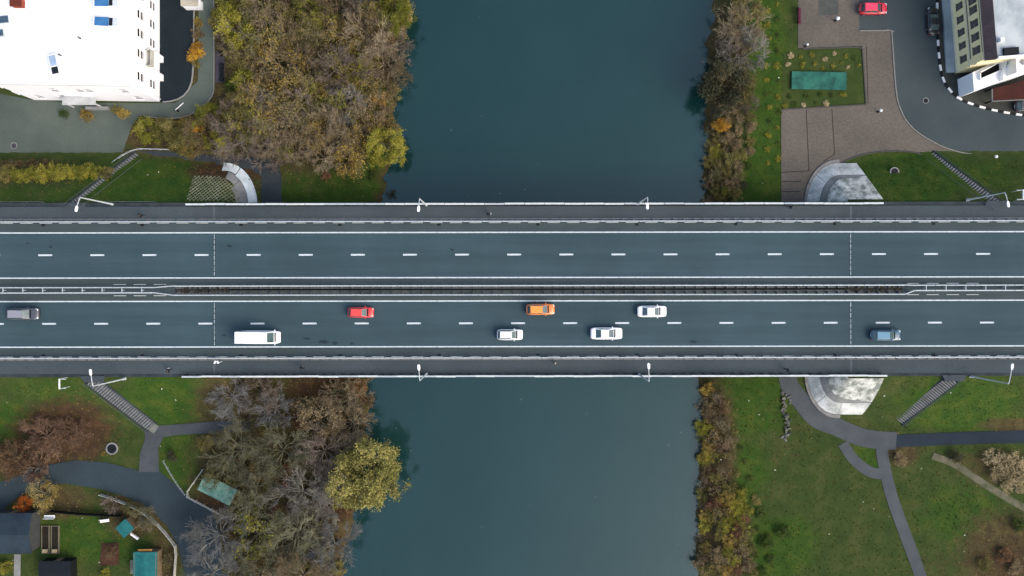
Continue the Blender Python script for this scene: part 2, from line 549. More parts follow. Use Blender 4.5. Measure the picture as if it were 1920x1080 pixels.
LEAF = {
    'yellow_green': leaf_mat('leaf_yellow_green', (0.075, 0.085, 0.012), (0.150, 0.150, 0.020), (0.27, 0.245, 0.035)),
    'willow': leaf_mat('leaf_willow', (0.110, 0.110, 0.030), (0.205, 0.190, 0.054), (0.32, 0.275, 0.085)),
    'olive': leaf_mat('leaf_olive', (0.052, 0.050, 0.016), (0.108, 0.098, 0.030), (0.195, 0.165, 0.050)),
    'dark_olive': leaf_mat('leaf_dark_olive', (0.020, 0.023, 0.013), (0.038, 0.040, 0.021), (0.070, 0.066, 0.034)),
    'ochre': leaf_mat('leaf_ochre', (0.105, 0.078, 0.020), (0.205, 0.148, 0.034), (0.35, 0.25, 0.060)),
    'orange': leaf_mat('leaf_orange', (0.170, 0.080, 0.014), (0.34, 0.165, 0.018), (0.48, 0.28, 0.03)),
    'rust': leaf_mat('leaf_rust', (0.060, 0.034, 0.020), (0.112, 0.060, 0.032), (0.185, 0.100, 0.050)),
    'brown': leaf_mat('leaf_brown', (0.085, 0.062, 0.034), (0.150, 0.112, 0.060), (0.24, 0.185, 0.098)),
    'green': leaf_mat('leaf_green', (0.016, 0.038, 0.007), (0.030, 0.060, 0.009), (0.066, 0.090, 0.016)),
    'straw': leaf_mat('leaf_straw', (0.22, 0.18, 0.095), (0.36, 0.29, 0.16), (0.50, 0.42, 0.25)),
    'red': leaf_mat('leaf_red_orange', (0.20, 0.035, 0.010), (0.38, 0.10, 0.016), (0.44, 0.20, 0.025)),
}
TWIG = {
    'rust': leaf_mat('twig_rust', (0.085, 0.052, 0.036), (0.140, 0.086, 0.058), (0.21, 0.14, 0.095)),
    'grey': leaf_mat('twig_grey', (0.109, 0.107, 0.090), (0.178, 0.169, 0.144), (0.273, 0.260, 0.225)),
    'blue_grey': leaf_mat('twig_blue_grey', (0.092, 0.097, 0.092), (0.150, 0.156, 0.150), (0.23, 0.235, 0.23)),
    'olive_grey': leaf_mat('twig_olive_grey', (0.082, 0.082, 0.049), (0.136, 0.134, 0.082), (0.211, 0.205, 0.136)),
    'tan': leaf_mat('twig_tan', (0.125, 0.100, 0.060), (0.205, 0.165, 0.102), (0.31, 0.255, 0.17)),
    'mauve': leaf_mat('twig_mauve_brown', (0.092, 0.074, 0.058), (0.150, 0.122, 0.098), (0.235, 0.200, 0.165)),
    'brown': leaf_mat('twig_brown', (0.078, 0.060, 0.034), (0.130, 0.102, 0.058), (0.20, 0.16, 0.095)),
}

# ---------------------------------------------------------------- terrain and river
XA_L, XA_R = xd(402), xd(1595)        # abutments, under the expansion joints
Y_N, Y_S = yd(379), yd(706)           # outer edges of the deck
SW = (CAMZ - WATER) / FPX
SH_L = [(-400, 790), (-100, 775), (40, 770), (100, 746), (180, 740), (240, 736), (290, 742), (330, 726), (380, 714), (700, 692),
        (780, 690), (850, 690), (900, 682), (960, 668), (1020, 650), (1080, 640), (1400, 610)]
SH_R = [(-400, 1350), (-100, 1338), (30, 1336), (100, 1325), (200, 1320), (260, 1326), (330, 1320), (380, 1318), (700, 1312),
        (800, 1316), (950, 1308), (1080, 1304), (1400, 1298)]


def shore(tab, y):
    ys = np.array([(540 - p[0]) * SW for p in tab])[::-1]
    xs = np.array([(p[1] - 960) * SW for p in tab])[::-1]
    y = np.asarray(y, float)
    wob = 0.35 * np.sin(y * 0.9) + 0.25 * np.sin(y * 2.3 + 1) + 0.15 * np.sin(y * 4.1)
    return np.interp(y, ys, xs) + wob


def tz(X, Y):
    """height of the ground"""
    X, Y = np.asarray(X, float), np.asarray(Y, float)
    out = np.zeros(np.broadcast(X, Y).shape)
    dy = np.maximum(np.maximum(Y - Y_N, Y_S - Y), 0)
    for side, xa in ((-1, XA_L), (1, XA_R)):
        dxr = np.maximum(-side * (X - xa), 0)             # towards the river
        back = np.clip(side * (X - xa) / 14.0, 0, 1)
        ry = 6.6 + 1.9 * back
        nrm = np.sqrt((dxr / 4.9) ** 2 + (dy / ry) ** 2)
        out = np.maximum(out, 5.2 * np.clip(1 - nrm, 0, 1))
    sdl = shore(SH_L, Y) - X
    sdr = X - shore(SH_R, Y)
    sd_ = np.maximum(sdl, sdr)                             # metres landward of the water's edge
    bank = np.interp(sd_, [-9, -2.5, 0, 3.2, 4.5], [-4.2, -3.0, WATER, -0.12, 0.0])
    out = out + bank
    return out


def tz1(x, y):
    return float(tz(x, y))


xs = np.concatenate([np.linspace(-420, -110, 16), np.arange(-100, 104, 0.7), np.linspace(112, 420, 16)])
ys = np.concatenate([np.linspace(-300, -72, 12), np.arange(-64, 64, 0.7), np.linspace(72, 300, 12)])
GX, GY = np.meshgrid(xs, ys)
GZ = tz(GX, GY)
rng = np.random.default_rng(3)
GZ = GZ - 0.06 * rng.random(GZ.shape)
nx, ny = len(xs), len(ys)
gv = np.stack([GX, GY, GZ], -1).reshape(-1, 3)
idx = np.arange(nx * ny).reshape(ny, nx)
gf = np.stack([idx[:-1, :-1], idx[:-1, 1:], idx[1:, 1:], idx[1:, :-1]], -1).reshape(-1, 4)
gme = bpy.data.meshes.new('ground')
gme.from_pydata(gv.tolist(), [], gf.tolist())
gme.polygons.foreach_set('use_smooth', [True] * len(gme.polygons))
# what grows where: R = leaf litter, G = lush grass, B = rust-brown litter   (pixel ellipses cx, cy, rx, ry, amount)
LIT = [(570, 110, 210, 190, 1.0), (330, 250, 110, 45, .9), (560, 250, 140, 60, .9), (470, 330, 60, 30, .5), (600, 800, 90, 100, 1.0), (480, 900, 110, 170, 1.0),
       (430, 750, 70, 50, .7), (560, 1010, 110, 120, 1.0), (1345, 140, 55, 140, .9), (1345, 300, 35, 90, .9), (1345, 850, 35, 130, .9), (1355, 1020, 45, 90, 1.),
       (1870, 880, 80, 40, .6), (1880, 1040, 80, 80, .8), (90, 940, 80, 35, .8), (260, 960, 70, 50, .8), (60, 320, 90, 22, .6), (310, 1040, 30, 60, .7),
       (620, 745, 70, 40, .8), (1780, 1060, 90, 30, .4), (1690, 850, 35, 25, .8), (1480, 830, 40, 70, .35), (1900, 798, 60, 14, .8)]
LUSH = [(280, 340, 110, 45, 1.), (650, 345, 80, 38, 1.), (690, 300, 50, 40, .8), (1700, 335, 120, 45, 1.), (1860, 330, 60, 30, .7), (1440, 200, 40, 240, .9),
        (1410, 340, 60, 50, .8), (300, 750, 70, 50, 1.), (340, 860, 40, 60, 1.), (20, 790, 40, 40, .8), (180, 1000, 120, 50, .9), (1400, 760, 90, 70, .7), (1380, 880, 60, 80, .7),
        (1800, 760, 110, 50, .9), (1545, 145, 90, 60, .9), (1460, 1030, 70, 60, .9), (60, 365, 90, 20, .6), (600, 350, 90, 30, 1.), (110, 730, 100, 30, .6), (1800, 960, 90, 60, .6), (1640, 850, 40, 30, 1.)]
RUSTY = [(430, 320, 80, 20, .8), (120, 810, 90, 60, .9), (600, 735, 50, 30, .9), (560, 700, 30, 40, .6), (60, 860, 70, 50, .9), (1890, 1050, 50, 40, .6), (395, 945, 40, 25, .8), (650, 840, 30, 60, .6)]


def mask(lst):
    s = (CAMZ - np.clip(GZ, -3, 6)) / FPX
    px, py = GX / s + 960, 540 - GY / s
    a = np.zeros(GX.shape)
    for cx, cy, rx, ry, k in lst:
        d = np.sqrt(((px - cx) / rx) ** 2 + ((py - cy) / ry) ** 2)
        a = np.maximum(a, k * np.clip(1.6 - d, 0, 1))
    return a


M_R, M_G, M_B = mask(LIT), mask(LUSH), mask(RUSTY)
under = (GX > XA_L - 1) & (GX < XA_R + 1) & (GY < Y_N) & (GY > Y_S)
M_R = np.where(under, 1.0, M_R)
shore_d = np.maximum(shore(SH_L, GY) - GX, GX - shore(SH_R, GY))
M_R = np.maximum(M_R, np.clip(1.0 - shore_d / 3.0, 0, 1) * 0.8)
col = np.zeros((nx * ny, 4), np.float32)
col[:, 0], col[:, 1], col[:, 2], col[:, 3] = M_R.ravel(), M_G.ravel(), M_B.ravel(), 1
ca = gme.color_attributes.new('mask', 'FLOAT_COLOR', 'POINT')
ca.data.foreach_set('color', col.ravel())
gme.materials.append(ground_mat())
ground = link('ground', gme)
tag(ground, 'grassy riverbanks with leaf litter and the road embankments', 'ground', kind='structure')

wm = MB()
wm.add([(-60, -300, WATER), (80, -300, WATER), (80, 300, WATER), (-60, 300, WATER)], [(0, 1, 2, 3)])
water = wm.build('water', water_mat())
tag(water, 'dark teal river flowing under the bridge', 'river', kind='structure')

SHEETS = []     # pixel outlines kept free of grass tufts


def sheet(name, px, z, material, label, cat, smooth=0, depth=0.25, parent=None, kind='structure'):
    pts = smooth_line(px, smooth, closed=True) if smooth else px
    SHEETS.append([G(*p) for p in pts])
    poly = [G(*p) for p in pts]
    m = MB().prism(poly, z - depth, z)
    me = m.mesh(name, material)
    bm = bmesh.new()
    bm.from_mesh(me)
    bmesh.ops.triangulate(bm, faces=[f for f in bm.faces if len(f.verts) > 4])
    bm.to_mesh(me)
    bm.free()
    o = link(name, me, parent)
    if parent is None: tag(o, label, cat, kind=kind)
    return o


def ribbon(name, line_px, width_m, z, material, label, cat, n=8, depth=0.25):
    line = smooth_line([G(*p) for p in line_px], n)
    a, b = offset_line(line, width_m / 2), offset_line(line, -width_m / 2)
    SHEETS.append(a + b[::-1])
    m = MB()
    k = len(line)
    vs = [(x, y, z) for x, y in a] + [(x, y, z) for x, y in b] + [(x, y, z - depth) for x, y in a] + [(x, y, z - depth) for x, y in b]
    fs = []
    for i in range(k - 1):
        fs += [(i, i + k, i + k + 1, i + 1), (i, i + 1, i + 1 + 2 * k, i + 2 * k), (i + k, i + 3 * k, i + 3 * k + 1, i + k + 1)]
    m.add(vs, fs)
    o = m.build(name, material, fix=True)
    return tag(o, label, cat, kind='structure')


# ---------------------------------------------------------------- the bridge
XE0, XE1 = -130.0, 135.0      # the road runs on beyond the picture
bridge = empty('bridge', ((XA_L + XA_R) / 2, 0, 0), 0, 'wide concrete road bridge with two decks crossing the teal river', 'bridge')
BX = (XA_L + XA_R) / 2
WN, WS = yd(386.5), yd(700)       # walkway outer edges
KN, KS = yd(411.5), yd(672.5)     # walkway inner edges
MN, MS = yd(536.5), yd(551.5)     # inner edges of the two carriageways


def bpart(name, mb, material, **kw):
    o = mb.build(name, material, bridge, **kw)
    o.location.x -= BX
    return o


bl = XA_R - XA_L
bpart('deck', MB().box((BX, (yd(540.8) + Y_N) / 2, DECK - 1.7), (bl, Y_N - yd(540.8), 1.4)), M_CONC)
bpart('deck', MB().box((BX, (yd(543.8) + Y_S) / 2, DECK - 1.7), (bl, yd(543.8) - Y_S, 1.4)), M_CONC)
for k in range(5):
    for yy, s in ((yd(540.8), 1), (yd(543.8), -1)):
        y = yy + s * (1.3 + k * 2.55)
        bpart('girder', MB().box((BX, y, DECK - 2.9), (bl - 0.6, 0.55, 1.2)), M_CONC)
for x in (xd(690), xd(1310)):
    for yc in (yd(460), yd(624)):
        bpart('pier', MB().box((x, yc, -4.5), (1.6, 9.5, 7.1)).box((x, yc, DECK - 3.6), (2.2, 12.0, 0.7)), M_CONC)
for x, s in ((XA_L, -1), (XA_R, 1)):
    bpart('abutment', MB().box((x + s * 0.7, (Y_N + Y_S) / 2, -0.5), (1.4, Y_N - Y_S - 0.1, DECK - 2.45)), M_CONC)
for x in (XA_L, XA_R):
    for i, (y0, y1) in enumerate(((yd(438), yd(518)), (yd(567), yd(648)))):
        n = 8
        m = MB().box((x, (y0 + y1) / 2, DECK - 0.02), (0.42, abs(y1 - y0), 0.027))
        bpart('expansion_joint', m, M_DCONC)
        m = MB()
        for k in range(n):
            t = y0 + (y1 - y0) * (k + 0.5) / n
            m.box((x, t, DECK + 0.008), (0.16, abs(y1 - y0) / n * (0.72 if k % 2 else 0.9), 0.012))
        bpart('joint_strip', m, mat('joint_steel', (0.25, 0.33, 0.37), (0.12, 0.18, 0.21), scale=1.3, rough=0.5))
    for y0, y1 in ((WN, KN), (KS, WS)):
        bpart('expansion_joint', MB().box((x, (y0 + y1) / 2, DECK + 0.12), (0.3, abs(y1 - y0) - 0.1, 0.012)), mat('joint_grey', (0.085, 0.10, 0.11), scale=1))
# median ledges and grating either side of the gap between the decks
GX0, GX1 = xd(330), xd(1692)
for y, s in ((yd(538.8), 1), (yd(549.4), -1)):
    ya, yb_ = (yd(536.6), yd(541.0)) if s > 0 else (yd(544.0), yd(551.4))
    bpart('median_ledge', MB().box(((GX0 + GX1) / 2, (ya + yb_) / 2, DECK - 0.31), (GX1 - GX0, ya - yb_, 0.36)), mat('grimy_concrete', (0.085, 0.095, 0.092), (0.042, 0.050, 0.048), rough=0.9, scale=0.5, detail=8, stretch=(0.3, 1, 1)))
bpart('gap_cable', MB().tube([(GX0 + 1, yd(543.0), DECK - 0.05), (0, yd(542.6), DECK - 0.09), (GX1 - 1, yd(543.2), DECK - 0.05)], 0.05, 6), M_DARK)
for a, b in ((GX0, xd(432)), (xd(1585), GX1)):
    m = MB()
    rr = random.Random(int(a))
    for k in range(90):
        x = rr.uniform(a, b)
        s = rr.uniform(0.12, 0.4)
        m.box((x, rr.uniform(yd(548), yd(538.5)), DECK + 0.0), (s, s * 0.7, rr.uniform(0.06, 0.14)), rr.uniform(0, 3))
    o = bpart('leaf_debris', m, mat('median_leaf_debris', (0.042, 0.036, 0.026), (0.020, 0.019, 0.015), rough=0.95, scale=3, island=0.6))
    tag(o, kind='stuff')
for a, b in ((GX0 - 0.2, XA_L), (XA_R, GX1 + 0.2)):
    bpart('gap_cover', MB().box(((a + b) / 2, yd(542.6), DECK - 0.35), (b - a, 0.7, 0.3)), M_DCONC)

# carriageways, shoulders, walkways
ROADS = []
for nm, y0, y1, lab in (('road', KN, MN, 'upper carriageway of the bridge road with no vehicles'),
                        ('road', MS, KS, 'lower carriageway of the bridge road carrying the traffic')):
    o = MB().box((0, 0, -0.2), (XE1 - XE0, y0 - y1 + 0.0, 0.2)).build(nm, M_ASPH, loc=((XE0 + XE1) / 2, (y0 + y1) / 2, DECK))
    tag(o, lab, 'road', kind='structure')
    ROADS.append(o)


def rpart(road, name, mesh, x, y, z=DECK):
    return link(name, mesh, road, (x - road.location.x, y - road.location.y, z - road.location.z))


for road, lst in ((ROADS[0], ((415, 434.5), (521.5, 536.5))), (ROADS[1], ((551.5, 563), (651, 672.5)))):
    for a, b in lst:
        w = abs(yd(a) - yd(b)) - 0.01
        rpart(road, 'shoulder', MB().box((0, 0, 0), (XE1 - XE0 - 0.02, w, 0.004)).mesh('shoulder', M_SHOULD), (XE0 + XE1) / 2, (yd(a) + yd(b)) / 2)
dash_me = MB().box((0, 0, 0), (2.14, 0.26, 0.008)).mesh('lane_dash', M_PAINT)
edge_me = MB().box((0, 0, 0), (XE1 - XE0 - 0.1, 0.19, 0.011)).mesh('edge_line', M_PAINT)
for road, x0, py in ((ROADS[0], 85, 477.3), (ROADS[1], 92, 606)):
    for k in range(-5, 25):
        rpart(road, 'lane_dash', dash_me, xd(x0 + 97.7 * k), yd(py))
for road, pys in ((ROADS[0], (435.6, 520.3)), (ROADS[1], (564.2, 649.8))):
    for py in pys:
        rpart(road, 'edge_line', edge_me, (XE0 + XE1) / 2, yd(py))
for px, py, r in ((575, 634, .5), (605, 640, .7), (628, 643, .45), (660, 644, .3), (1300, 641, .5), (848, 468, .3), (420, 628, .3), (52, 455, .25), (95, 462, .3), (430, 460, .4)):
    poly = [(r * (1 + 0.35 * math.sin(3.1 * a + px)) * math.cos(a), 0.5 * r * (1 + 0.3 * math.cos(2.3 * a + py)) * math.sin(a)) for a in np.linspace(0, 2 * math.pi, 14)[:-1]]
    rpart(ROADS[1] if py > 540 else ROADS[0], 'oil_stain', MB().prism(poly, 0, 0.005).mesh('oil_stain', M_STAIN), xd(px), yd(py))
grate_me = MB().box((0, 0, 0), (0.55, 0.42, 0.012)).mesh('drain_grate', M_DARK)
for k in range(-8, 9):
    for road, py in ((ROADS[0], 420.5), (ROADS[1], 666.0)):
        rpart(road, 'drain_grate', grate_me, k * 15.3 + 4, yd(py))
rp_ = random.Random(8)
for px, py, w, h in ():
    rpart(ROADS[1] if py > 540 else ROADS[0], 'asphalt_patch', MB().box((0, 0, 0), (w, h, 0.0035)).mesh('asphalt_patch', mat('patch_asphalt_%d' % rp_.randint(0, 1), *rp_.choice((((0.029, 0.056, 0.068), (0.026, 0.051, 0.062)), ((0.033, 0.062, 0.075), (0.029, 0.055, 0.068)))), rough=.8, scale=.5, fine=.1)), xd(px), yd(py))
# plain asphalt between the carriageways off the bridge
for a, b, lab in ((XE0, GX0, 'dark asphalt strip under the ladder barrier at the left end'), (GX1, XE1, 'dark asphalt strip under the ladder barrier at the right end')):
    o = MB().box(((a + b) / 2, (MN + MS) / 2, DECK - 0.2), (b - a, MN - MS - 0.004, 0.197)).build('median_strip', M_SHOULD)
    tag(o, lab, 'pavement', kind='structure')
for y0, y1, lab in ((WN, KN, 'asphalt footway along the upper side of the bridge road'), (KS, WS, 'asphalt footway along the lower side of the bridge road')):
    o = MB().box((0, 0, -0.3), (XE1 - XE0, y0 - y1 - 0.006, 0.42)).build('sidewalk', M_WALK, loc=((XE0 + XE1) / 2, (y0 + y1) / 2, DECK))
    tag(o, lab, 'pavement', kind='structure')
    s = 1 if y0 == WN else -1
    yk = (y1 if s > 0 else y0) + s * 0.09
    link('kerb', MB().box((0, 0, 0), (XE1 - XE0 - 0.3, 0.16, 0.02)).mesh('kerb', M_KERB), o, (0, yk - o.location.y, 0.118))
# drainage gutters between the footways and the parapets
for y0, y1, lab in ((Y_N, WN, 'dark drainage gutter behind the upper parapet'), (WS, Y_S, 'dark drainage gutter behind the lower parapet')):
    o = MB().box(((XE0 + XE1) / 2, (y0 + y1) / 2, DECK - 0.32), (XE1 - XE0, abs(y0 - y1) - 0.006, 0.3)).build('gutter', M_DCONC)
    tag(o, lab, 'gutter', kind='structure')

# parapets: white coping stones over steel balusters
cop_me = MB().box((0, 0, 0.98), (2.99, 0.27, 0.12)).mesh('coping', M_WCONC, bevel=0.03)
cop2_me = MB().box((0, 0, 0.985), (2.99, 0.25, 0.12)).mesh('coping', M_GALV, bevel=0.03)
bal_me = MB().box((0, 0, 0.0), (0.5, 0.14, 0.97)).mesh('baluster', M_CONC)
rail_me = MB().box((0, 0, 0.45), (2.98, 0.06, 0.06)).box((0, 0, 0.72), (2.98, 0.06, 0.06)).mesh('mid_rail', M_GALVD)
for py, lab, a, b in ((382, 'white railed parapet along the upper edge of the bridge', xd(352), xd(1652)),
                      (705.3, 'white railed parapet along the lower edge of the bridge', xd(345), xd(1658))):
    y = (540 - py) * (CAMZ - DECK - 1.0) / FPX
    par = empty('parapet', ((a + b) / 2, y, DECK - 0.02), 0, lab, 'parapet')
    n = int((b - a) / 3.0)
    st = (b - a) / n
    rr = random.Random(int(py))
    for k in range(n):
        x = a + st * (k + 0.5) - par.location.x
        link('coping', cop_me if rr.random() < 0.72 else cop2_me, par, (x, rr.uniform(-.03, .03), rr.uniform(-.008, .008)), (0, 0, rr.uniform(-.004, .004)))
        link('mid_rail', rail_me, par, (x, 0, 0))
        for t in (-0.25, 0.25):
            link('baluster', bal_me, par, (x + st * t, 0, 0))

# crash barriers
beam_me = MB().loft([[(x, -0.12, 0.62), (x, -0.12, 0.80), (x, -0.06, 0.86), (x, 0.04, 0.86), (x, 0.06, 0.80), (x, 0.06, 0.62)] for x in (-1.47, 1.47)]).mesh('beam', M_GALV, fix=True)
blk_me = MB().box((0, 0, 0), (1.9, 0.12, 0.10)).mesh('kerb_block', mat('worn_block_paint', (0.40, 0.43, 0.43), (0.22, 0.25, 0.26), scale=.6), bevel=0.02)
post_me = MB().box((0, 0, 0), (0.16, 0.30, 0.78)).mesh('post', M_GALVD)
postb_me = MB().box((0, 0, 0), (0.14, 0.40, 0.70)).mesh('post', M_GALVD)
for py, s, zb, lab in ((415, 1, DECK + 0.005, 'long steel crash barrier between the upper footway and the road'), (670.6, -1, DECK + 0.005, 'long steel crash barrier between the lower footway and the road')):
    y = (540 - py) * (CAMZ - DECK - .8) / FPX
    gr = empty('crash_barrier', (0, y, zb), 0, lab, 'guardrail')
    for k in range(-40, 41):
        link('beam', beam_me, gr, (k * 3.02, 0, 0), (0, 0, 0 if s < 0 else math.pi))
        if True:
            link('kerb_block', blk_me, gr, (k * 3.02 + 0.4, -s * 0.13, 0))
    for k in range(-76, 77):
        sp = 1.56
        link('post', post_me, gr, (k * sp, s * 0.16, 0))
for py, s, lab in ((535.2, -1, 'steel crash barrier on the upper side of the median gap'), (553.0, 1, 'steel crash barrier on the lower side of the median gap')):
    y = (540 - py) * (CAMZ - DECK - .8) / FPX
    xc = (GX0 + GX1) / 2
    gr = empty('crash_barrier', (xc, y, DECK + 0.006), 0, lab, 'guardrail')
    n = 36
    st = (GX1 - GX0) / n
    for k in range(n):
        o = link('beam', beam_me, gr, (GX0 - xc + (k + .5) * st, 0, 0), (0, 0, 0 if s < 0 else math.pi))
        o.scale.x = st / 3.0
    for k in range(n * 2):
        link('post', postb_me, gr, (GX0 - xc + (k + .5) * st / 2, s * 0.26, 0))
# double-sided ladder barriers off the bridge
tie_me = MB().box((0, 0, 0.70), (0.10, 0.62, 0.10)).box((0, 0, 0), (0.12, 0.12, 0.70)).mesh('cross_tie', M_GALV)
for x0, x1, d, lab in ((xd(290), XE0 + 3, -1, 'double-sided steel ladder barrier at the left end of the median'),
                       (xd(1712), XE1 - 3, 1, 'double-sided steel ladder barrier at the right end of the median')):
    yc = (540 - 543.8) * (CAMZ - DECK - .8) / FPX + (0.06 if d < 0 else 0.25)
    gr = empty('ladder_barrier', (x0, yc, DECK), 0, lab, 'guardrail')
    n = int(abs(x1 - x0) / 3.05)
    for k in range(n):
        for s in (-1, 1):
            link('beam', beam_me, gr, (d * (k + .5) * 3.05, s * 0.38, 0), (0, 0, math.pi if s > 0 else 0))
        link('cross_tie', tie_me, gr, (d * (k + 0.55) * 3.05, 0, 0))
    xj = GX0 if d < 0 else GX1
    for s, yt in ((1, yd(535.3)), (-1, yd(552.8))):
        a = Vector((0, s * 0.38, 0.74))
        b = Vector((xj - x0, yt - yc, 0.74))
        m = MB()
        dv = b - a
        m.box((0, 0, -0.1), (dv.length, 0.14, 0.22))
        link('taper_beam', m.mesh('taper_beam', M_GALV), gr, (a + b) / 2, (0, 0, math.atan2(dv.y, dv.x)))
        link('post', post_me, gr, ((a + b) / 2).to_2d().to_3d())
    for k in range(4 if d > 0 else 3):
        for s, yy in ((1, yd(532.3)), (-1, yd(552.2))):
            x = (xd(1711) + k * 3.08) if d > 0 else (xd(300) - k * 3.1)
            link('kerb_block', blk_me, gr, (x - x0, yy - yc + (0 if s > 0 else -0.1), 0.005))

# ---------------------------------------------------------------- abutment cones
def cone_sheet(side, ns, r0, r1, a0, a1, lift, thick, nr=6, na=24):
    """slab that lies on the conical embankment end; a: 0 = towards the river, 90 = outwards, over 90 = along the embankment"""
    xa = XA_L if side < 0 else XA_R
    yc = Y_N if ns > 0 else Y_S
    top = []
    for i in range(nr + 1):
        row = []
        for j in range(na + 1):
            ra, rb = [(q if not isinstance(q, tuple) else q[0] + (q[1] - q[0]) * j / na) for q in (r0, r1)]
            r = ra + (rb - ra) * i / nr
            a = math.radians(a0 + (a1 - a0) * j / na)
            c, s = math.cos(a), math.sin(a)
            x = xa - side * c * 4.9 * r
            y = yc + ns * s * 6.7 * r + ns * 0.02
            if c < -1e-6:       # beyond the cone: straight along the embankment
                u = (a0 + (a1 - a0) * j / na - 90) / 90
                x, y = xa + side * u * ((5.4 - 2.4 * r) if ns > 0 else (5.3 - 1.5 * r * r)), yc + ns * (6.7 * r + .02)
            row.append((x, y, max(tz1(x, y), -0.05) + lift))
        top.append(row)
    m = MB()
    w = na + 1
    vs = [p for row in top for p in row]
    k = len(vs)
    vs += [(x, y, z - thick) for x, y, z in vs]
    fs = []
    for i in range(nr):
        for j in range(na):
            a = i * w + j
            fs.append((a, a + 1, a + 1 + w, a + w))
            fs.append((a + k, a + w + k, a + 1 + w + k, a + 1 + k))
    bd = [j for j in range(w)] + [i * w + na for i in range(1, nr + 1)] + [nr * w + j for j in range(na - 1, -1, -1)] + [i * w for i in range(nr - 1, 0, -1)]
    for a, b in zip(bd, bd[1:] + bd[:1]): fs.append((a, b, b + k, a + k))
    m.add(vs, fs)
    SHEETS.append([(p[0], p[1]) for p in [vs[i] for i in bd]])
    return m


M_CONE = mat('lime_streaked_concrete', (0.52, 0.54, 0.52), (0.27, 0.29, 0.28), rough=0.85, scale=0.45, detail=8, fine=0.15, fscale=4, lo=0.4, hi=0.62)
M_CONE2 = mat('mottled_pale_concrete', (0.48, 0.50, 0.47), (0.16, 0.18, 0.16), rough=0.9, scale=0.9, detail=9, fine=0.2, fscale=5, lo=0.4, hi=0.60)
M_CONEB = mat('bluish_white_concrete', (0.58, 0.66, 0.70), (0.40, 0.47, 0.50), rough=0.85, scale=0.5, detail=7, fine=0.1)
for side, ns, lab in ((1, 1, 'white stained concrete slope cone above the bridge on the right bank'), (1, -1, 'white stained concrete slope cone below the bridge on the right bank')):
    c = empty('slope_cone', (XA_R, Y_N if ns > 0 else Y_S, 0), 0, lab, 'slope paving')
    end = 180
    for nm, r0, r1, a0, a1, lift, mt in (('upper_slab', 0.06, (0.50, 0.665), 2, end, 0.16, M_CONE2), ('ledge', (0.505, 0.67), (0.70, 0.685), 2, end, 0.11, M_CONC),
                                         ('lower_slab', (0.705, .70), 1.0, 2, 46, 0.17, M_CONE), ('lower_slab', (.70, 0.695), 1.0, 47, 92, 0.165, M_CONE), ('lower_slab', (0.695, .69), 1.0, 93, end, 0.165, M_CONE),
                                         ('kerb_ring', 1.01, 1.09, 2, 100, 0.22, M_KERB)):
        o = cone_sheet(side, ns, r0, r1, a0, a1, lift, 0.2).build(nm, mt, c)
        o.location = -c.location
c = empty('slope_cone', (XA_L, Y_N, 0), 0, 'slope cone with bluish white band and lattice pavers on the left bank', 'slope paving')
for nm, r0, r1, a0, a1, lift, mt in (('white_band', 0.80, 1.03, 2, 62, 0.15, M_CONEB), ('white_band', 0.83, 1.03, 64, 100, 0.15, M_CONEB), ('ledge', 0.50, 0.79, 2, 48, 0.10, M_CONC), ('ledge', 0.62, 0.81, 49, 80, 0.10, M_CONC)):
    o = cone_sheet(-1, 1, r0, r1, a0, a1, lift, 0.2).build(nm, mt, c)
    o.location = -c.location
m = MB()
q = 0.62
for i in range(-14, 15):
    for dd in (1, -1):
        pts = []
        for t in np.arange(-7, 7.01, 0.25):
            x, y = XA_L - 0.6 + (t + i * q) , Y_N + 2.6 + dd * t
            n = math.hypot(max(x - XA_L, 0) / 4.9, (y - Y_N) / 6.7) if y > Y_N + .15 else 9
            ok = n < 0.62 + 0.1 * (x < XA_L) and x > XA_L - 4.6
            if ok: pts.append((x, y, tz1(x, y) + 0.06))
            elif len(pts) > 1:
                m.tube(pts, 0.07, 4)
                pts = []
            else: pts = []
        if len(pts) > 1: m.tube(pts, 0.07, 4)
o = m.build('lattice', mat('lattice_paver_concrete', (0.24, 0.25, 0.17), (0.10, 0.12, 0.07), rough=0.9, scale=1.2, detail=6), c)
o.location = -c.location
tag(o, kind='stuff')

# ---------------------------------------------------------------- streets, paths and squares
sheet('forecourt', [(-120, 150), (60, 186), (150, 192), (300, 192), (330, 192), (372, 150), (374, -80), (402, -80), (402, 150), (398, 180), (372, 206), (330, 220), (262, 216), (249, 232), (236, 268), (225, 302), (120, 302), (-120, 300)], 0.03, M_PATH,
      'grey-green asphalt forecourt and path round the white building', 'pavement')
sheet('yard', [(296, -80), (366, -80), (364, 100), (361, 150), (352, 172), (336, 184), (318, 189), (296, 190)], 0.042, M_YARD,
      'dark navy asphalt yard beside the white building', 'yard')
sheet('footpath', [(252, 288), (262, 282), (300, 282), (400, 290), (500, 296), (522, 304), (528, 330), (528, 400), (490, 400), (490, 330), (470, 316), (380, 312), (300, 308), (268, 306)], 0.036, M_PATHD,
      'dark footpath from the stairs passing under the bridge on the left bank', 'path')
sheet('paved_square', [(1465, 206), (1465, 420), (1520, 420), (1526, 366), (1545, 335), (1575, 309), (1612, 293), (1660, 285), (1715, 287), (1745, 299), (1800, 304), (1920, 306), (2050, 308), (2050, 292), (1850, 292), (1790, 284), (1740, 262), (1705, 235), (1688, 205), (1680, 170), (1672, 59), (1612, 59), (1610, -80), (1497, -80), (1497, 92), (1617, 88), (1624, 196)],
      0.035, M_PLAZA, 'brown-grey block paved square beside the street', 'pavement')
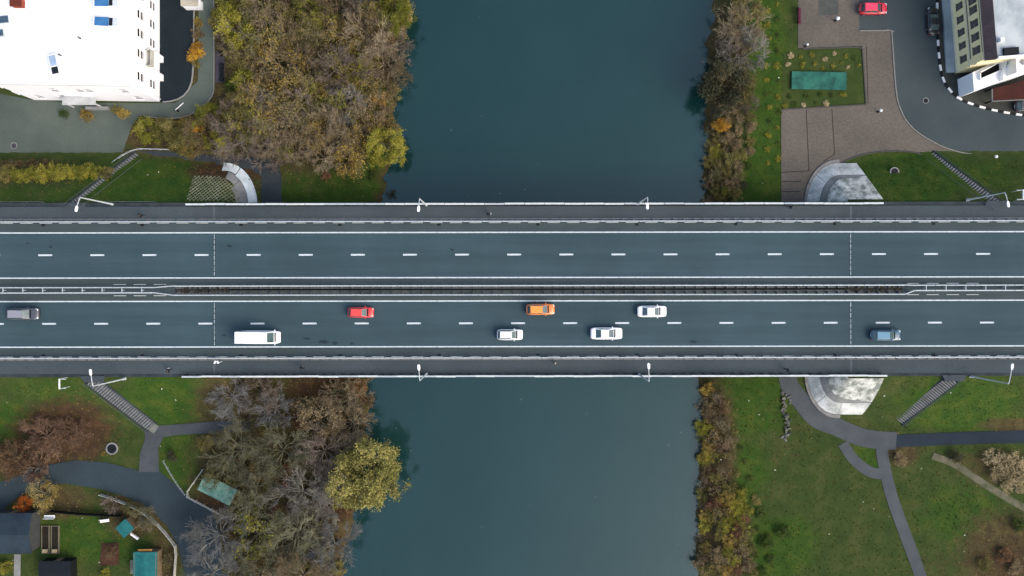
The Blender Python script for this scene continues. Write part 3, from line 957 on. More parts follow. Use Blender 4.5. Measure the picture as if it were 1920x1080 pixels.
sheet('street', [(1609, -80), (1610, 58), (1672, 58), (1681, 170), (1689, 205), (1706, 234), (1741, 261), (1791, 283), (1851, 291), (2050, 291), (2050, 236), (1920, 218), (1850, 205), (1800, 187), (1776, 164), (1764, 140), (1759, 60), (1757, -80)], 0.022, M_ROADR,
      'blue-grey asphalt street curving round the yellow building', 'road')
sheet('building_pavement', [(1758, -80), (1760, 60), (1765, 139), (1777, 163), (1801, 186), (1851, 204), (1920, 217), (2050, 235), (2050, -80)], 0.10, mat('dark_olive_pavement', (0.048, 0.052, 0.044), (0.034, 0.038, 0.034), rough=0.85, scale=0.3, fine=0.12), 'dark pavement round the yellow building', 'pavement')
sheet('garden_plot', [(1466, 206), (1470, 100), (1500, 93), (1617, 88), (1624, 197)], 0.0, mat('plot_soil', (0.04, 0.05, 0.015), scale=1), 'grass plot in the paved square', 'lawn', depth=0.1)
SHEETS.pop()
m = bpy.data.objects['garden_plot']
m.data.materials[0] = ground.data.materials[0]
sheet('lane', [(-120, 905), (0, 902), (40, 888), (80, 872), (140, 862), (200, 866), (262, 882), (300, 884), (322, 902), (352, 930), (395, 952), (412, 1000), (416, 1090), (420, 1180), (352, 1180), (347, 1080), (333, 1022), (312, 985), (282, 955), (240, 932), (190, 916), (120, 905), (60, 912), (20, 940), (0, 960), (-120, 962)], 0.028, M_ROADL,
      'curving asphalt lane below the bridge on the left bank', 'road')
sheet('footpath', [(270, 802), (278, 795), (296, 797), (330, 795), (420, 788), (470, 790), (470, 808), (420, 810), (340, 814), (306, 818), (296, 840), (298, 884), (260, 884), (262, 850), (272, 822)], 0.034, mat('grey_path', (0.062, 0.070, 0.078), (0.045, 0.052, 0.058), rough=0.85, scale=0.3, fine=0.1), 'grey footpath forking from the stairs to the lane', 'path')
sheet('path_landing', [(272, 800), (284, 790), (298, 798), (288, 812)], 0.055, mat('pale_landing', (0.16, 0.17, 0.145), scale=1), 'pale concrete landing at the foot of the left stairs', 'pavement')
ribbon('footpath', [(1474, 640), (1478, 715), (1500, 750), (1530, 785), (1565, 800), (1620, 822), (1680, 828)], 2.9, 0.03, mat('slate_path', (0.064, 0.074, 0.080), (0.048, 0.056, 0.062), rough=0.85, scale=0.3, fine=0.12), 'grey footpath curving down the right bank under the bridge', 'path')
ribbon('footpath', [(1652, 826), (1655, 860), (1668, 920), (1690, 985), (1718, 1060), (1740, 1130)], 1.9, 0.034, mat('slate_path', None or (0.06, 0.066, 0.074)), 'narrow footpath running down the right lawn', 'path')
ribbon('footpath', [(1580, 832), (1600, 862), (1630, 885), (1658, 890)], 1.7, 0.038, MATS['slate_path'], 'short footpath cutting across the right lawn', 'path')
ribbon('lane', [(1640, 830), (1700, 827), (1800, 823), (1920, 820), (2080, 818)], 2.0, 0.026, M_ROADN, 'narrow navy asphalt lane on the right bank', 'road')
ribbon('dirt_track', [(1748, 856), (1790, 872), (1850, 912), (1925, 956), (2000, 990)], 1.1, 0.02, mat('pale_dirt', (0.13, 0.12, 0.085), (0.05, 0.06, 0.03), rough=.95, scale=.6, detail=8), 'pale worn dirt track across the lower right lawn', 'path')
# marks in the paving: drain slots and slabs
SQ = bpy.data.objects['paved_square']
M_SLOT = mat('dark_joint', (0.030, 0.025, 0.022), scale=3)
for a, b in (((1512, 206), (1517, 322)), ((1560, 205), (1565, 290)), ((1466, 324), (1518, 321)), ((1466, 341), (1503, 341)), ((1466, 360), (1500, 360)), ((1544, 303), (1565, 290)), ((1617, 88), (1497, 92)), ((1625, 88), (1628, 196))):
    pa, pb = Vector((*G(*a), 0)), Vector((*G(*b), 0))
    d = pb - pa
    link('drain_slot', MB().box((0, 0, 0), (d.length, 0.13, 0.006)).mesh('drain_slot', M_SLOT), SQ, (*((pa + pb) / 2).to_2d(), 0.035), (0, 0, math.atan2(d.y, d.x)))
link('slab_patch', MB().box((0, 0, 0), (3.2, 2.6, 0.007)).mesh('slab_patch', mat('slate_patch', (0.07, 0.075, 0.07), scale=1)), SQ, (*G(1554, 14), 0.036))


def manhole(px, py, r, material, label, z=0.04):
    p = G(px, py)
    poly = [(p[0] + r * math.cos(a), p[1] + r * math.sin(a)) for a in np.linspace(0, 2 * math.pi, 17)[:-1]]
    e = empty('manhole', (p[0], p[1], z), 0, label, 'manhole')
    o = MB().tube([(0, 0, -0.3), (0, 0, 0.05)], r, 16).build('ring', M_CONC, e)
    MB().tube([(0, 0, 0.05), (0, 0, 0.062)], r * 0.75, 14).build('cover', material, e)


manhole(27, 272, 0.55, M_PLUM, 'small plum-coloured manhole cover on the grey-green forecourt')
manhole(210, 840, 1.0, M_DARK, 'round concrete manhole ring on the brown lawn left of the footpath', tz1(*G(210, 840)) + 0.1)
manhole(1668, 326, 0.75, M_DARK, 'round manhole ring on the lawn beside the upper right cone', tz1(*G(1668, 326)) + 0.05)
manhole(1736, 190, 0.5, M_DARK, 'dark manhole cover in the curving street')


# kerbs with painted stones
def kerb_line(label, px, n, step, w, h, mats_, z0=0.0, ratio=1.0, name='kerb', part='kerb_stone'):
    line = resample(smooth_line([G(*p) for p in px], n), step)
    e = empty(name, (*line[0], z0), 0, label, 'kerb')
    ms = [MB().box((0, 0, 0), (step * ratio - 0.02, w, h)).mesh(part, mt, bevel=0.02) for mt in mats_]
    for k, (a, b) in enumerate(zip(line, line[1:])):
        link(part, ms[k % len(ms)], e, ((a[0] + b[0]) / 2 - line[0][0], (a[1] + b[1]) / 2 - line[0][1], 0), (0, 0, math.atan2(b[1] - a[1], b[0] - a[0])))
    return e


kerb_line('black and white striped kerb round the yellow building', [(1757, -40), (1758, 60), (1761, 110), (1766, 142), (1776, 164), (1800, 187), (1850, 205), (1920, 218), (2020, 231)], 10, 1.0, 0.34, 0.2, [M_KW, M_KB])
kerb_line('thin stone kerb between the square and the street', [(1612, 59), (1640, 58.6), (1668, 58.2), (1672, 58.2), (1672.3, 64), (1680, 170), (1688, 205), (1705, 235), (1740, 262), (1790, 284), (1850, 292), (2020, 292)], 10, 1.2, 0.18, 0.16, [M_KERB])
kerb_line('stone kerb curving round the dark navy yard', [(366, -40), (364, 100), (361, 150), (352, 172), (336, 185), (318, 190), (300, 191)], 8, 1.2, 0.2, 0.25, [M_CONC])
kerb_line('stone kerb on the wood side of the grey-green path', [(402, -40), (402, 150), (398, 180), (372, 206), (330, 221), (266, 217)], 8, 1.2, 0.16, 0.18, [M_KERB])
kerb_line('dark kerb round the cone and lawn beside the square', [(1518, 385), (1526, 366), (1545, 335), (1575, 309), (1612, 293), (1660, 285), (1715, 287), (1745, 299), (1800, 305), (1960, 309)], 8, 1.0, 0.22, 0.16, [mat('dark_kerb', (0.06, 0.06, 0.055), scale=2)])
kerb_line('dark edging round the grass plot in the square', [(1467, 206), (1624, 197), (1617, 89), (1500, 93)], 1, 0.9, 0.2, 0.14, [mat('dark_kerb', (0.06, 0.06, 0.055))])


# ---------------------------------------------------------------- stairs
def stairs(a, b, za, zb, w, label, landing=None):
    """a: top, b: foot (pixels at their own heights)"""
    pa, pb = P(*a, za), P(*b, zb)
    d = pb - pa
    run = math.hypot(d.x, d.y)
    ang = math.atan2(d.y, d.x)
    e = empty('stairs', (pb.x, pb.y, zb), ang, label, 'stairs')
    n = max(8, int((za - zb) / 0.19))
    t = run / n
    step = MB().box((0.03, 0, -0.10), (t * .74, w - .26, 0.10)).box((0, 0, -0.5), (t + 0.02, w - .3, 0.405), mi=1).mesh('step', [M_STEP, M_DCONC])  # dark base puts the shade between treads into the colour
    for k in range(n):
        link('step', step, e, (-run + (k + .5) * t, 0, (za - zb) * (1 - k / n) - 0.02))
    for s in (-1, 1):
        MB().add([(-run - .3, s * w / 2 - .12, za - zb - .5), (-run - .3, s * w / 2 + .12, za - zb - .5), (0.2, s * w / 2 + .12, -.5), (0.2, s * w / 2 - .12, -.5),
                  (-run - .3, s * w / 2 - .12, za - zb + .12), (-run - .3, s * w / 2 + .12, za - zb + .12), (0.2, s * w / 2 + .12, .12), (0.2, s * w / 2 - .12, .12)],
                 [(3, 2, 1, 0), (4, 5, 6, 7), (0, 1, 5, 4), (1, 2, 6, 5), (2, 3, 7, 6), (3, 0, 4, 7)]).build('side_wall', M_DCONC, e, fix=True)
        hr = MB().tube([(-run - .2, s * w / 2, za - zb + 1.0), (0.1, s * w / 2, 1.0)], 0.03, 6)
        for k in range(5):
            x = -run + run * k / 4
            hr.tube([(x, s * w / 2, (za - zb) * -x / run), (x, s * w / 2, (za - zb) * -x / run + 1.0)], 0.025, 5)
        hr.build('handrail', M_GALVD, e)
    c = [G(*a), G(*b)]
    nxy = Vector((-d.y, d.x)).normalized() * (w / 2 + 0.3)
    SHEETS.append([(pa.x + nxy.x, pa.y + nxy.y), (pb.x + nxy.x, pb.y + nxy.y), (pb.x - nxy.x, pb.y - nxy.y), (pa.x - nxy.x, pa.y - nxy.y)])
    return e


stairs((170, 712), (284, 799), DECK, 0.05, 1.9, 'concrete stairs down the embankment below the left lamp post')
stairs((136, 389), (262, 292), DECK, 0.05, 1.9, 'concrete stairs down the embankment above the left bridge end')
stairs((1866, 386), (1742, 294), DECK, 0.05, 2.1, 'concrete stairs down the embankment to the curving street')
stairs((1786, 712), (1684, 790), DECK, 0.05, 1.9, 'concrete stairs down the embankment near the navy lane')
for a, b, c_, d_, lab in (((118, 388), (160, 388), (160, 379), (130, 379), 'upper left'), ((150, 704), (195, 704), (192, 716), (158, 716), 'lower left'), ((1846, 388), (1890, 388), (1886, 378), (1850, 378), 'upper right'), ((1766, 704), (1812, 704), (1806, 716), (1772, 716), 'lower right')):
    poly = [tuple(P(*p, DECK).to_2d()) for p in (a, b, c_, d_)]
    o = MB().prism(poly, DECK - 0.4, DECK + 0.10).build('stair_landing', mat('landing_asphalt', (0.05, 0.062, 0.072), scale=1))
    tag(o, 'small asphalt landing at the head of the %s stairs' % lab, 'pavement', kind='structure')


# ---------------------------------------------------------------- fences and low walls
def fence(name, label, px, z, h, step, post_r, mt, rails=(0.9, 0.5), n=6, cat='fence', pan=None, ground_follow=False):
    line = resample(smooth_line([G(*p) for p in px], n) if n else [G(*p) for p in px], step)
    e = empty(name, (*line[0], z), 0, label, cat)
    pm = MB().box((0, 0, 0), (post_r * 2, post_r * 2, h)).mesh('post', mt)
    L0 = Vector((*line[0], 0))
    for k, a in enumerate(line):
        zz = tz1(*a) if ground_follow else 0
        link('post', pm, e, (a[0] - L0.x, a[1] - L0.y, zz))
        if k + 1 < len(line):
            b = line[k + 1]
            d = math.dist(a, b)
            rm = MB()
            for r in rails: rm.box((0, 0, r * h), (d, post_r * 1.1, post_r * 1.4))
            if pan: rm.box((0, 0, 0.06), (d - 0.06, pan, h * 0.8))
            zz2 = tz1(*b) if ground_follow else 0
            link('rail', rm.mesh('rail', mt), e, ((a[0] + b[0]) / 2 - L0.x, (a[1] + b[1]) / 2 - L0.y, (zz + zz2) / 2), (0, 0, math.atan2(b[1] - a[1], b[0] - a[0])))
    return e


M_OFFW = mat('off_white_timber', (0.50, 0.50, 0.44), (0.30, 0.31, 0.27), rough=0.8, scale=1.5)
fence('picket_fence', 'off-white fence along the inner curve of the lane by the allotment', [(190, 925), (225, 937), (265, 955), (298, 982), (318, 1005), (331, 1024), (330, 1060), (326, 1110)], 0.0, 1.0, 1.5, 0.06, M_OFFW, pan=0.04)
fence('pen_fence', 'pale timber fence round the weathered green shed', [(383, 878), (349, 926), (396, 951), (440, 974)], 0.0, 1.1, 1.4, 0.06, M_OFFW, n=0)
fence('wire_fence', 'thin curved wire fence between the lane and the left lawn', [(308, 862), (318, 880), (334, 906), (349, 926)], 0.0, 0.8, 1.3, 0.03, M_GALV)
fence('railing', 'dark steel railing along the grass verge below the hedge', [(-40, 346), (60, 347), (160, 348)], 0.0, 1.0, 1.6, 0.05, M_GALVD, n=0, pan=0.05)
fence('railing', 'pale steel railing beside the foot of the upper left stairs', [(206, 312), (232, 292), (258, 279), (330, 281)], 0.0, 1.0, 1.5, 0.05, M_GALV, n=0)
fence('wooden_fence', 'dark board fence behind the white garden benches', [(98, 955), (150, 960), (228, 964)], 0.0, 1.5, 1.6, 0.06, mat('dark_boards', (0.014, 0.016, 0.014), scale=2), n=0, pan=0.05)
for a, b, lab in ((-130, xd(120), 'low steel edge rail along the upper left embankment'), (xd(200), xd(345), 'low steel edge rail between the upper left stairs and the parapet')):
    e = empty('edge_rail', (a, Y_N + 0.1, DECK - 0.3), 0, lab, 'railing')
    n = int((b - a) / 2.5)
    for k in range(n):
        link('post', MB().box((0, 0, 0), (0.08, 0.08, 0.9)).mesh('post', M_GALVD), e, (k * 2.5, 0, 0))
    link('rail', MB().box(((n - 1) * 1.25, 0, 0.88), ((n - 1) * 2.5, 0.07, 0.06)).mesh('rail', M_GALVD), e)
# rubble edging
e = empty('stone_edging', (*G(1476, 780), 0), 0, 'row of rubble stones beside the right footpath', 'stones')
rs = random.Random(5)
stone_me = []
for k in range(4):
    bm = bmesh.new()
    bmesh.ops.create_icosphere(bm, subdivisions=1, radius=1)
    for v in bm.verts: v.co *= rs.uniform(0.75, 1.2)
    me = bpy.data.meshes.new('stone')
    bm.to_mesh(me)
    bm.free()
    me.materials.append(M_STONE)
    stone_me.append(me)
for k in range(34):
    t = k / 34
    p = Vector((*G(1470 + rs.uniform(-4, 12), 738 + 90 * t), 0)) - e.location
    s = rs.uniform(0.18, 0.42)
    link('stone', stone_me[k % 4], e, (p.x, p.y, s * 0.3), (rs.random(), rs.random(), rs.random() * 6), (s * 1.3, s, s * 0.35))


# ---------------------------------------------------------------- buildings
def wall_panel(mb, o, u, n, width, height, openings, depth=0.14, mi=0):
    """wall face with rectangular openings (u0, u1, z0, z1) and their reveals; o: lower corner, u: along, n: outwards"""
    o, u, n = Vector(o), Vector(u), Vector(n)
    us = sorted({0.0, width, *[a for q in openings for a in q[:2]]})
    zs_ = sorted({0.0, height, *[a for q in openings for a in q[2:]]})
    pt = lambda a, z, d=0.0: o + u * a + Vector((0, 0, z)) - n * d
    for a, b in zip(us, us[1:]):
        for z0, z1 in zip(zs_, zs_[1:]):
            cu, cz = (a + b) / 2, (z0 + z1) / 2
            if any(q[0] < cu < q[1] and q[2] < cz < q[3] for q in openings): continue
            mb.add([pt(a, z0), pt(b, z0), pt(b, z1), pt(a, z1)], [(0, 1, 2, 3)], mi)
    for a, b, z0, z1 in openings:
        mb.add([pt(a, z0), pt(b, z0), pt(b, z1), pt(a, z1), pt(a, z0, depth), pt(b, z0, depth), pt(b, z1, depth), pt(a, z1, depth)],
               [(0, 4, 5, 1), (1, 5, 6, 2), (2, 6, 7, 3), (3, 7, 4, 0)], mi)


def window(parent, o, u, n, q, fm, gm, split='h', depth=0.12, sill=True):
    """window part with panes as sub-parts"""
    o, u, n = Vector(o), Vector(u), Vector(n)
    a, b, z0, z1 = q
    cu, cz = (a + b) / 2, (z0 + z1) / 2
    W, H = b - a, z1 - z0
    c = o + u * cu + Vector((0, 0, cz)) - n * (depth - 0.03)
    ang = math.atan2(u.y, u.x)
    m = MB()
    fr = 0.07
    for x, z, w, h in ((0, -H / 2, W, fr), (0, H / 2 - fr, W, fr), (-W / 2 + fr / 2, -H / 2 + fr, fr, H - 2 * fr), (W / 2 - fr / 2, -H / 2 + fr, fr, H - 2 * fr)):
        m.box((x, 0, z), (w, 0.06, h))
    if split == 'h': m.box((0, 0, -0.16), (W - 2 * fr, 0.055, 0.32))
    else: m.box((0, 0, -H / 2 + fr), (0.12, 0.055, H - 2 * fr))
    if sill: m.box((0, -0.12 if True else 0, -H / 2 - 0.06), (W + 0.14, 0.26, 0.06))
    w = link('window', m.mesh('window', fm), parent, c - parent.location, (0, 0, ang))
    for s in (-1, 1):
        if split == 'h':
            g = MB().box((0, 0.03, -H / 4 + 0.10), (W - 2 * fr, 0.02, H / 2 - 0.22))
            link('pane', g.mesh('pane', gm), w, (0, 0, s * H / 4 + (0.0)))
        else:
            g = MB().box((0, 0.03, -H / 2 + fr), (W / 2 - fr - 0.06, 0.02, H - 2 * fr))
            link('pane', g.mesh('pane', gm), w, (s * (W / 4 + 0.0), 0, 0))
    return w


# --- white building, upper left
WB_H = 12.2
fp = [(-56.7, 30.1), (-56.7, 70.0), (-104.0, 70.0), (-104.0, 41.6), (-76.9, 30.4)]   # footprint, counter-clockwise
wb = empty('white_building', (-80, 50, 0), 0, 'large white building with white roof and blue skylights', 'building')


def wpos(px, py_z):      # y on the right wall from the pixel row at height z
    return (540 - py_z[0]) / FPX * (CAMZ - py_z[1])


ops_r = []
for py in (-45, -10, 27, 62, 100, 143):
    y = wpos(0, (py, 7.1))
    ops_r.append((y - 30.1 - .68, y - 30.1 + .68, 6.05, 8.15))
for py in (-60, -25, 10, 45, 80, 157):
    y = wpos(0, (py, 2.6))
    ops_r.append((y - 30.1 - .68, y - 30.1 + .68, 1.65, 3.65))
walls = MB()
wall_panel(walls, (-56.7, 30.1, 0), (0, 1, 0), (1, 0, 0), 39.9, WB_H, ops_r)
ux = Vector((-56.7 + 76.9, 30.1 - 30.4, 0))
wl = ux.length
ux.normalize()
un = Vector((ux.y, -ux.x, 0))
ops_b = []
for px, zc in ((100, 7.2), (148, 7.2), (165, 7.2), (232, 7.2), (72, 2.7), (118, 2.7), (258, 2.7)):
    x = (px - 960) / FPX * (CAMZ - zc)
    a = x + 76.9
    if 0.9 < a < wl - 0.9: ops_b.append((a - .65, a + .65, zc - 1, zc + 1))
wall_panel(walls, (-76.9, 30.4, 0), ux, un, wl, WB_H, ops_b)
ud = Vector((-76.9 + 104.0, 30.4 - 41.6, 0))
wdl = ud.length
ud.normalize()
udn = Vector((ud.y, -ud.x, 0))
ops_d = [(a, a + 1.3, z, z + 2) for a in (8.0, 13.0, 18.0, 23.0, 26.5) for z in (1.7, 6.2)]
wall_panel(walls, (-104, 41.6, 0), ud, udn, wdl, WB_H, ops_d)
wall_panel(walls, (-56.7, 70, 0), (-1, 0, 0), (0, 1, 0), 47.3, WB_H, [])
wall_panel(walls, (-104, 70, 0), (0, -1, 0), (-1, 0, 0), 28.4, WB_H, [])
o = walls.build('wall', M_WALLW, wb, fix=False)
o.location = -wb.location
for q in ops_r: window(wb, (-56.7, 30.1, 0), (0, 1, 0), (1, 0, 0), q, M_WALLW, M_GLASS)
for q in ops_b: window(wb, (-76.9, 30.4, 0), ux, un, q, M_WALLW, M_GLASS)
for q in ops_d: window(wb, (-104, 41.6, 0), ud, udn, q, M_WALLW, M_GLASS)


def inset(poly, d):
    cx, cy = sum(p[0] for p in poly) / len(poly), sum(p[1] for p in poly) / len(poly)
    out = []
    n = len(poly)
    for i in range(n):
        a, b, c = Vector(poly[i - 1]), Vector(poly[i]), Vector(poly[(i + 1) % n])
        e1, e2 = (b - a).normalized(), (c - b).normalized()
        n1, n2 = Vector((-e1.y, e1.x)), Vector((-e2.y, e2.x))
        k = (n1 + n2) / (1 + n1.dot(n2))
        out.append(tuple(b + k * d))
    return out


sgn = sum(fp[i][0] * fp[(i + 1) % 5][1] - fp[(i + 1) % 5][0] * fp[i][1] for i in range(5))
if sgn < 0: fp = fp[::-1]
rings = [(inset(fp, -0.30), WB_H), (inset(fp, -0.32), WB_H + 0.22), (inset(fp, 2.2), WB_H + 0.75), (inset(fp, 9.0), WB_H + 1.5)]
roof = MB().loft([[(x, y, z) for x, y in r] for r, z in rings]).build('roof', M_ROOFW, wb)
roof.location = -wb.location
for pa, pb in (((-56.36, 29.8), (-56.36, 70.0)), ((-56.4, 29.75), (-76.95, 30.05)), ((-76.95, 30.05), (-104.2, 41.2))):
    o = MB().tube([(*pa, WB_H + .05), (*pb, WB_H + .05)], .09, 6).build('gutter', mat('eave_line_grey', (.42, .44, .46), scale=1), wb)  # tube added to draw the faint grey fold between roof and wall
    o.location = -wb.location
for nm, px, py, w, h, rz, big in (('skylight', 200, 3, 3.7, 1.45, 0, 1), ('skylight', 200, 40, 3.7, 1.45, -.05, 1), ('skylight', 103, 122, 1.25, 3.3, .22, 2), ('skylight', 6, 36, 1.9, 1.1, .1, 0), ('skylight', 1, 61, 1.2, 1.0, .1, 0)):
    z = WB_H + 1.45
    p = P(px, py, z)
    fr = MB()
    fr.box((0, 0, -0.5), (w, h, 0.7))
    s = link('skylight', fr.mesh('skylight', M_WMET if big else M_GALV), roof, (p.x, p.y, z), (0, 0, rz))
    if big == 1:
        link('pane', MB().box((-w * 0.16, 0, 0.2), (w * 0.56, h - .16, 0.03)).mesh('pane', M_SKYL), s)
        link('pane', MB().box((w * 0.20, 0, 0.2), (w * 0.14, h - .3, 0.035)).mesh('pane', M_GLASS), s)
        link('blind', MB().box((w * 0.375, 0, 0.2), (w * 0.19, h - .3, 0.03)).mesh('blind', M_BLIND), s)
    elif big == 2:
        link('pane', MB().box((0, h * 0.22, 0.2), (w - .3, h * 0.46, 0.03)).mesh('pane', mat('pale_blue_glass', (0.30, 0.40, 0.55), scale=1, rough=.15)), s)
        link('pane', MB().box((0, -h * 0.22, 0.2), (w - .3, h * 0.30, 0.03)).mesh('pane', M_GLASS), s)
        link('frame', MB().box((0, 0, 0.18), (w - .12, h - .1, 0.012)).mesh('frame', mat('navy_frame', (0.03, 0.06, 0.15), scale=2)), s)
    else:
        link('pane', MB().box((0, 0, 0.2), (w - .15, h - .15, 0.03)).mesh('pane', mat('slate_blue_pane', (0.05, 0.09, 0.13), scale=1, rough=.15)), s)
p = P(33, 4, WB_H + 2.2)
ch = link('chimney', MB().box((0, 0, -1.8), (1.5, 1.1, 2.4)).mesh('chimney', M_BRICK), roof, (p.x, p.y, WB_H + 1.9))
link('cap', MB().box((0, 0, 0.6), (1.7, 1.3, 0.15)).mesh('cap', mat('dark_red_cap', (0.12, 0.03, 0.02), scale=3)), ch)
for px, py in ((113, 102), (150, 70)):
    p = P(px, py, WB_H + 1.6)
    link('vent', MB().tube([(0, 0, -.2), (0, 0, .5)], .14, 8).mesh('vent', M_GALVD), roof, (p.x, p.y, WB_H + 1.5))
y = (540 - 110) / FPX * (CAMZ - 4.5)
o = MB().box((0.45, 0, -0.25), (0.9, 2.5, 0.25)).box((0.85, 0, 0), (0.1, 2.5, 0.95)).box((0.45, 1.2, 0), (.8, .1, .95)).box((0.45, -1.2, 0), (.8, .1, .95)).build('balcony', mat('pale_buff_concrete', (0.46, 0.46, 0.40), (0.30, 0.30, 0.26), scale=1), wb)
o.location = Vector((-56.7, y, 4.6)) - wb.location
for py in (105, 140):
    o = MB().box((0.3, 0, 0), (0.65, 1.0, 2.8)).build('porch_pier', M_WALLW, wb)
    o.location = Vector((-56.7, (540 - py) / FPX * (CAMZ - 2), 0)) - wb.location
o = MB().box((0, 0, 0), (5.2, 1.3, 0.22)).box((-2.3, -.4, -2.8), (0.2, 0.2, 2.8)).box((2.3, -.4, -2.8), (0.2, 0.2, 2.8)).build('porch_canopy', mat('porch_grey', (0.42, 0.44, 0.45), scale=1), wb)
o.location = Vector((-68.2, 29.6, 2.9)) - wb.location
o = MB().box((0, 0, 0), (3.6, 0.5, 0.9)).build('planter_wall', M_CONC, wb)
o.location = Vector((-66.5, 28.9, 0)) - wb.location
for yy in (30.5, 50):
    o = MB().tube([(0, 0, 0), (0, 0, WB_H - .2)], 0.07, 6).build('downpipe', M_WALLW, wb)
    o.location = Vector((-56.58, yy, 0)) - wb.location

# --- yellow building, upper right
YB_H = 9.2
yb = empty('yellow_building', (*G(1791, 139), 0), 0, 'cream yellow building with plum roof edge and grey flat roof', 'building')
c0 = Vector(yb.location)
yu = Vector((-0.079, 0.997, 0)).normalized()     # along the street wall
yr = Vector((0.997, 0.079, 0)).normalized()      # into the block
LEN, DEP = 30.0, 9.0
ops = []
for py, zc, pxx in ((-30, 3.0, 1), (12, 3.0, 1), (37, 3.0, 1), (61, 3.0, 1), (86, 3.0, 1), (111, 3.0, 1)):
    y = (540 - py) / FPX * (CAMZ - zc)
    a = (y - c0.y) / yu.y
    ops.append((a - .55, a + .55, zc - .85, zc + .85))
for py, zc in ((-25, 6.8), (1, 6.8), (19, 6.8), (45, 6.8), (70, 6.8), (95, 6.8)):
    y = (540 - py) / FPX * (CAMZ - zc)
    a = (y - c0.y) / yu.y
    if not ops or all(abs(a - (q[0] + q[1]) / 2) > 1.3 for q in ops if q[2] > 5): ops.append((a - .6, a + .6, zc - .95, zc + .95))
w = MB()
wall_panel(w, c0 + yu * LEN, -yu, -yr, LEN, YB_H, [(LEN - q[1], LEN - q[0], q[2], q[3]) for q in ops])
fops = [(3.0, 4.1, 2.2, 3.8), (6.2, 7.3, 2.2, 3.8)]
wall_panel(w, c0, yr, -yu, DEP + 4, YB_H, fops)
wall_panel(w, c0 + yr * (DEP + 4), yu, yr, LEN, YB_H, [])
wall_panel(w, c0 + yu * LEN + yr * (DEP + 4), -yr, yu, DEP + 4, YB_H, [])
o = w.build('wall', M_YELL, yb)
o.location = -c0
for q in ops: window(yb, c0 + yu * LEN, -yu, -yr, (LEN - q[1], LEN - q[0], q[2], q[3]), mat('grey_brown_frame', (0.16, 0.15, 0.13), scale=3), mat('dusty_window_glass', (0.030, 0.030, 0.032), (0.16, 0.15, 0.14), rough=.2, scale=.9), split='v')
for q in fops: window(yb, c0, yr, -yu, q, MATS['grey_brown_frame'], M_GLASS, split='v')


def ybox(name, a0, a1, d0, d1, z, h, mt, top=1.0):
    """a: along the street wall, d: into the block (negative = proud of the wall)"""
    c = yu * (a0 + a1) / 2 + yr * (d0 + d1) / 2
    m = MB().box((0, 0, 0), (a1 - a0, d1 - d0, h))
    return link(name, m.mesh(name, mt), yb, (c.x, c.y, z), (0, 0, math.atan2(yu.y, yu.x)))


ybox('string_course', -0.1, LEN, -0.14, 0.0, 4.55, 0.28, M_CREAM)
ybox('string_course', -0.1, LEN, -0.08, 0.0, 5.25, 0.12, M_CREAM)
ybox('gas_pipe', 1.0, LEN, -0.12, -0.05, 4.98, 0.07, M_GALVD)
ybox('gas_pipe', 1.2, LEN, -0.10, -0.04, 8.3, 0.06, M_GALVD)
ybox('plinth', 0, LEN, -0.06, 0.0, 0.0, 1.0, M_CREAM)
ybox('cornice', -0.3, LEN, -0.30, 0.0, YB_H - 0.35, 0.35, M_CREAM)
ybox('cornice', -0.3, -0.002, 0.004, DEP + 4, YB_H - 0.35, 0.35, M_CREAM)
ybox('front_band', -0.12, -0.002, 0.01, DEP + 4, 5.5, 0.9, M_CREAM)
# plum metal roof edge: sloping strip
def yp(a, d, z):
    v = yu * a + yr * d
    return (v.x, v.y, z)
m = MB().add([yp(-.35, -.35, YB_H + .01), yp(-.35, 1.2, YB_H + .01), yp(-.35, 1.2, YB_H + .75), yp(LEN, -.35, YB_H + .01), yp(LEN, 1.2, YB_H + .01), yp(LEN, 1.2, YB_H + .75)],
             [(0, 1, 2), (3, 5, 4), (0, 2, 5, 3), (0, 3, 4, 1), (1, 4, 5, 2)])
roofy = m.build('roof', M_ROOFD, yb, fix=True)
for k in range(14):
    a = 0.6 + k * 2.0
    d = Vector(yp(a, 0.42, YB_H + .40))
    link('seam', MB().box((0, 0, 0), (0.05, 1.7, 0.05)).mesh('seam', M_ROOFD), roofy, d, (math.atan2(.75, 1.55), 0, math.atan2(yu.y, yu.x)))
rg = ybox('flat_roof', -.1, LEN, 1.21, DEP + 4, YB_H + .1, 0.35, M_ROOFG)
ybox('parapet', -.35, -.12, 1.22, DEP + 4.2, YB_H + .02, 1.0, M_WALLW)
for a, d, s, mt in ((2.3, 1.6, .55, M_WMET), (9.4, 1.4, .6, M_WMET)):
    ybox('vent_box', a - s / 2, a + s / 2, d, d + s, YB_H + .46, 0.8, mt)
for a, d in ((8.9, 3.4), (9.0, 5.6), (8.6, 9.0)):
    ybox('vent_stub', a - .22, a + .22, d, d + .44, YB_H + .46, 0.5, M_DARK)
ybox('roof_hatch', 0.1, 1.1, 2.2, 4.4, YB_H + .46, 0.45, M_DARK)
# pale apron at the wall foot
ap = [G(1762, -60), G(1773, 138), G(1789, 138), G(1778, -60)]
o = MB().prism(ap, 0.05, 0.45).build('plinth_roof', mat('pale_grey_sheet', (0.30, 0.35, 0.38), (0.20, 0.245, 0.27), rough=.6, scale=.3), yb)
o.location = -c0

# --- white annexe with dark roof wells
an = empty('white_annexe', (*G(1850, 160), 0), 0, 'low white annexe with black roof wells in front of the yellow building', 'building')
AZ = 4.6


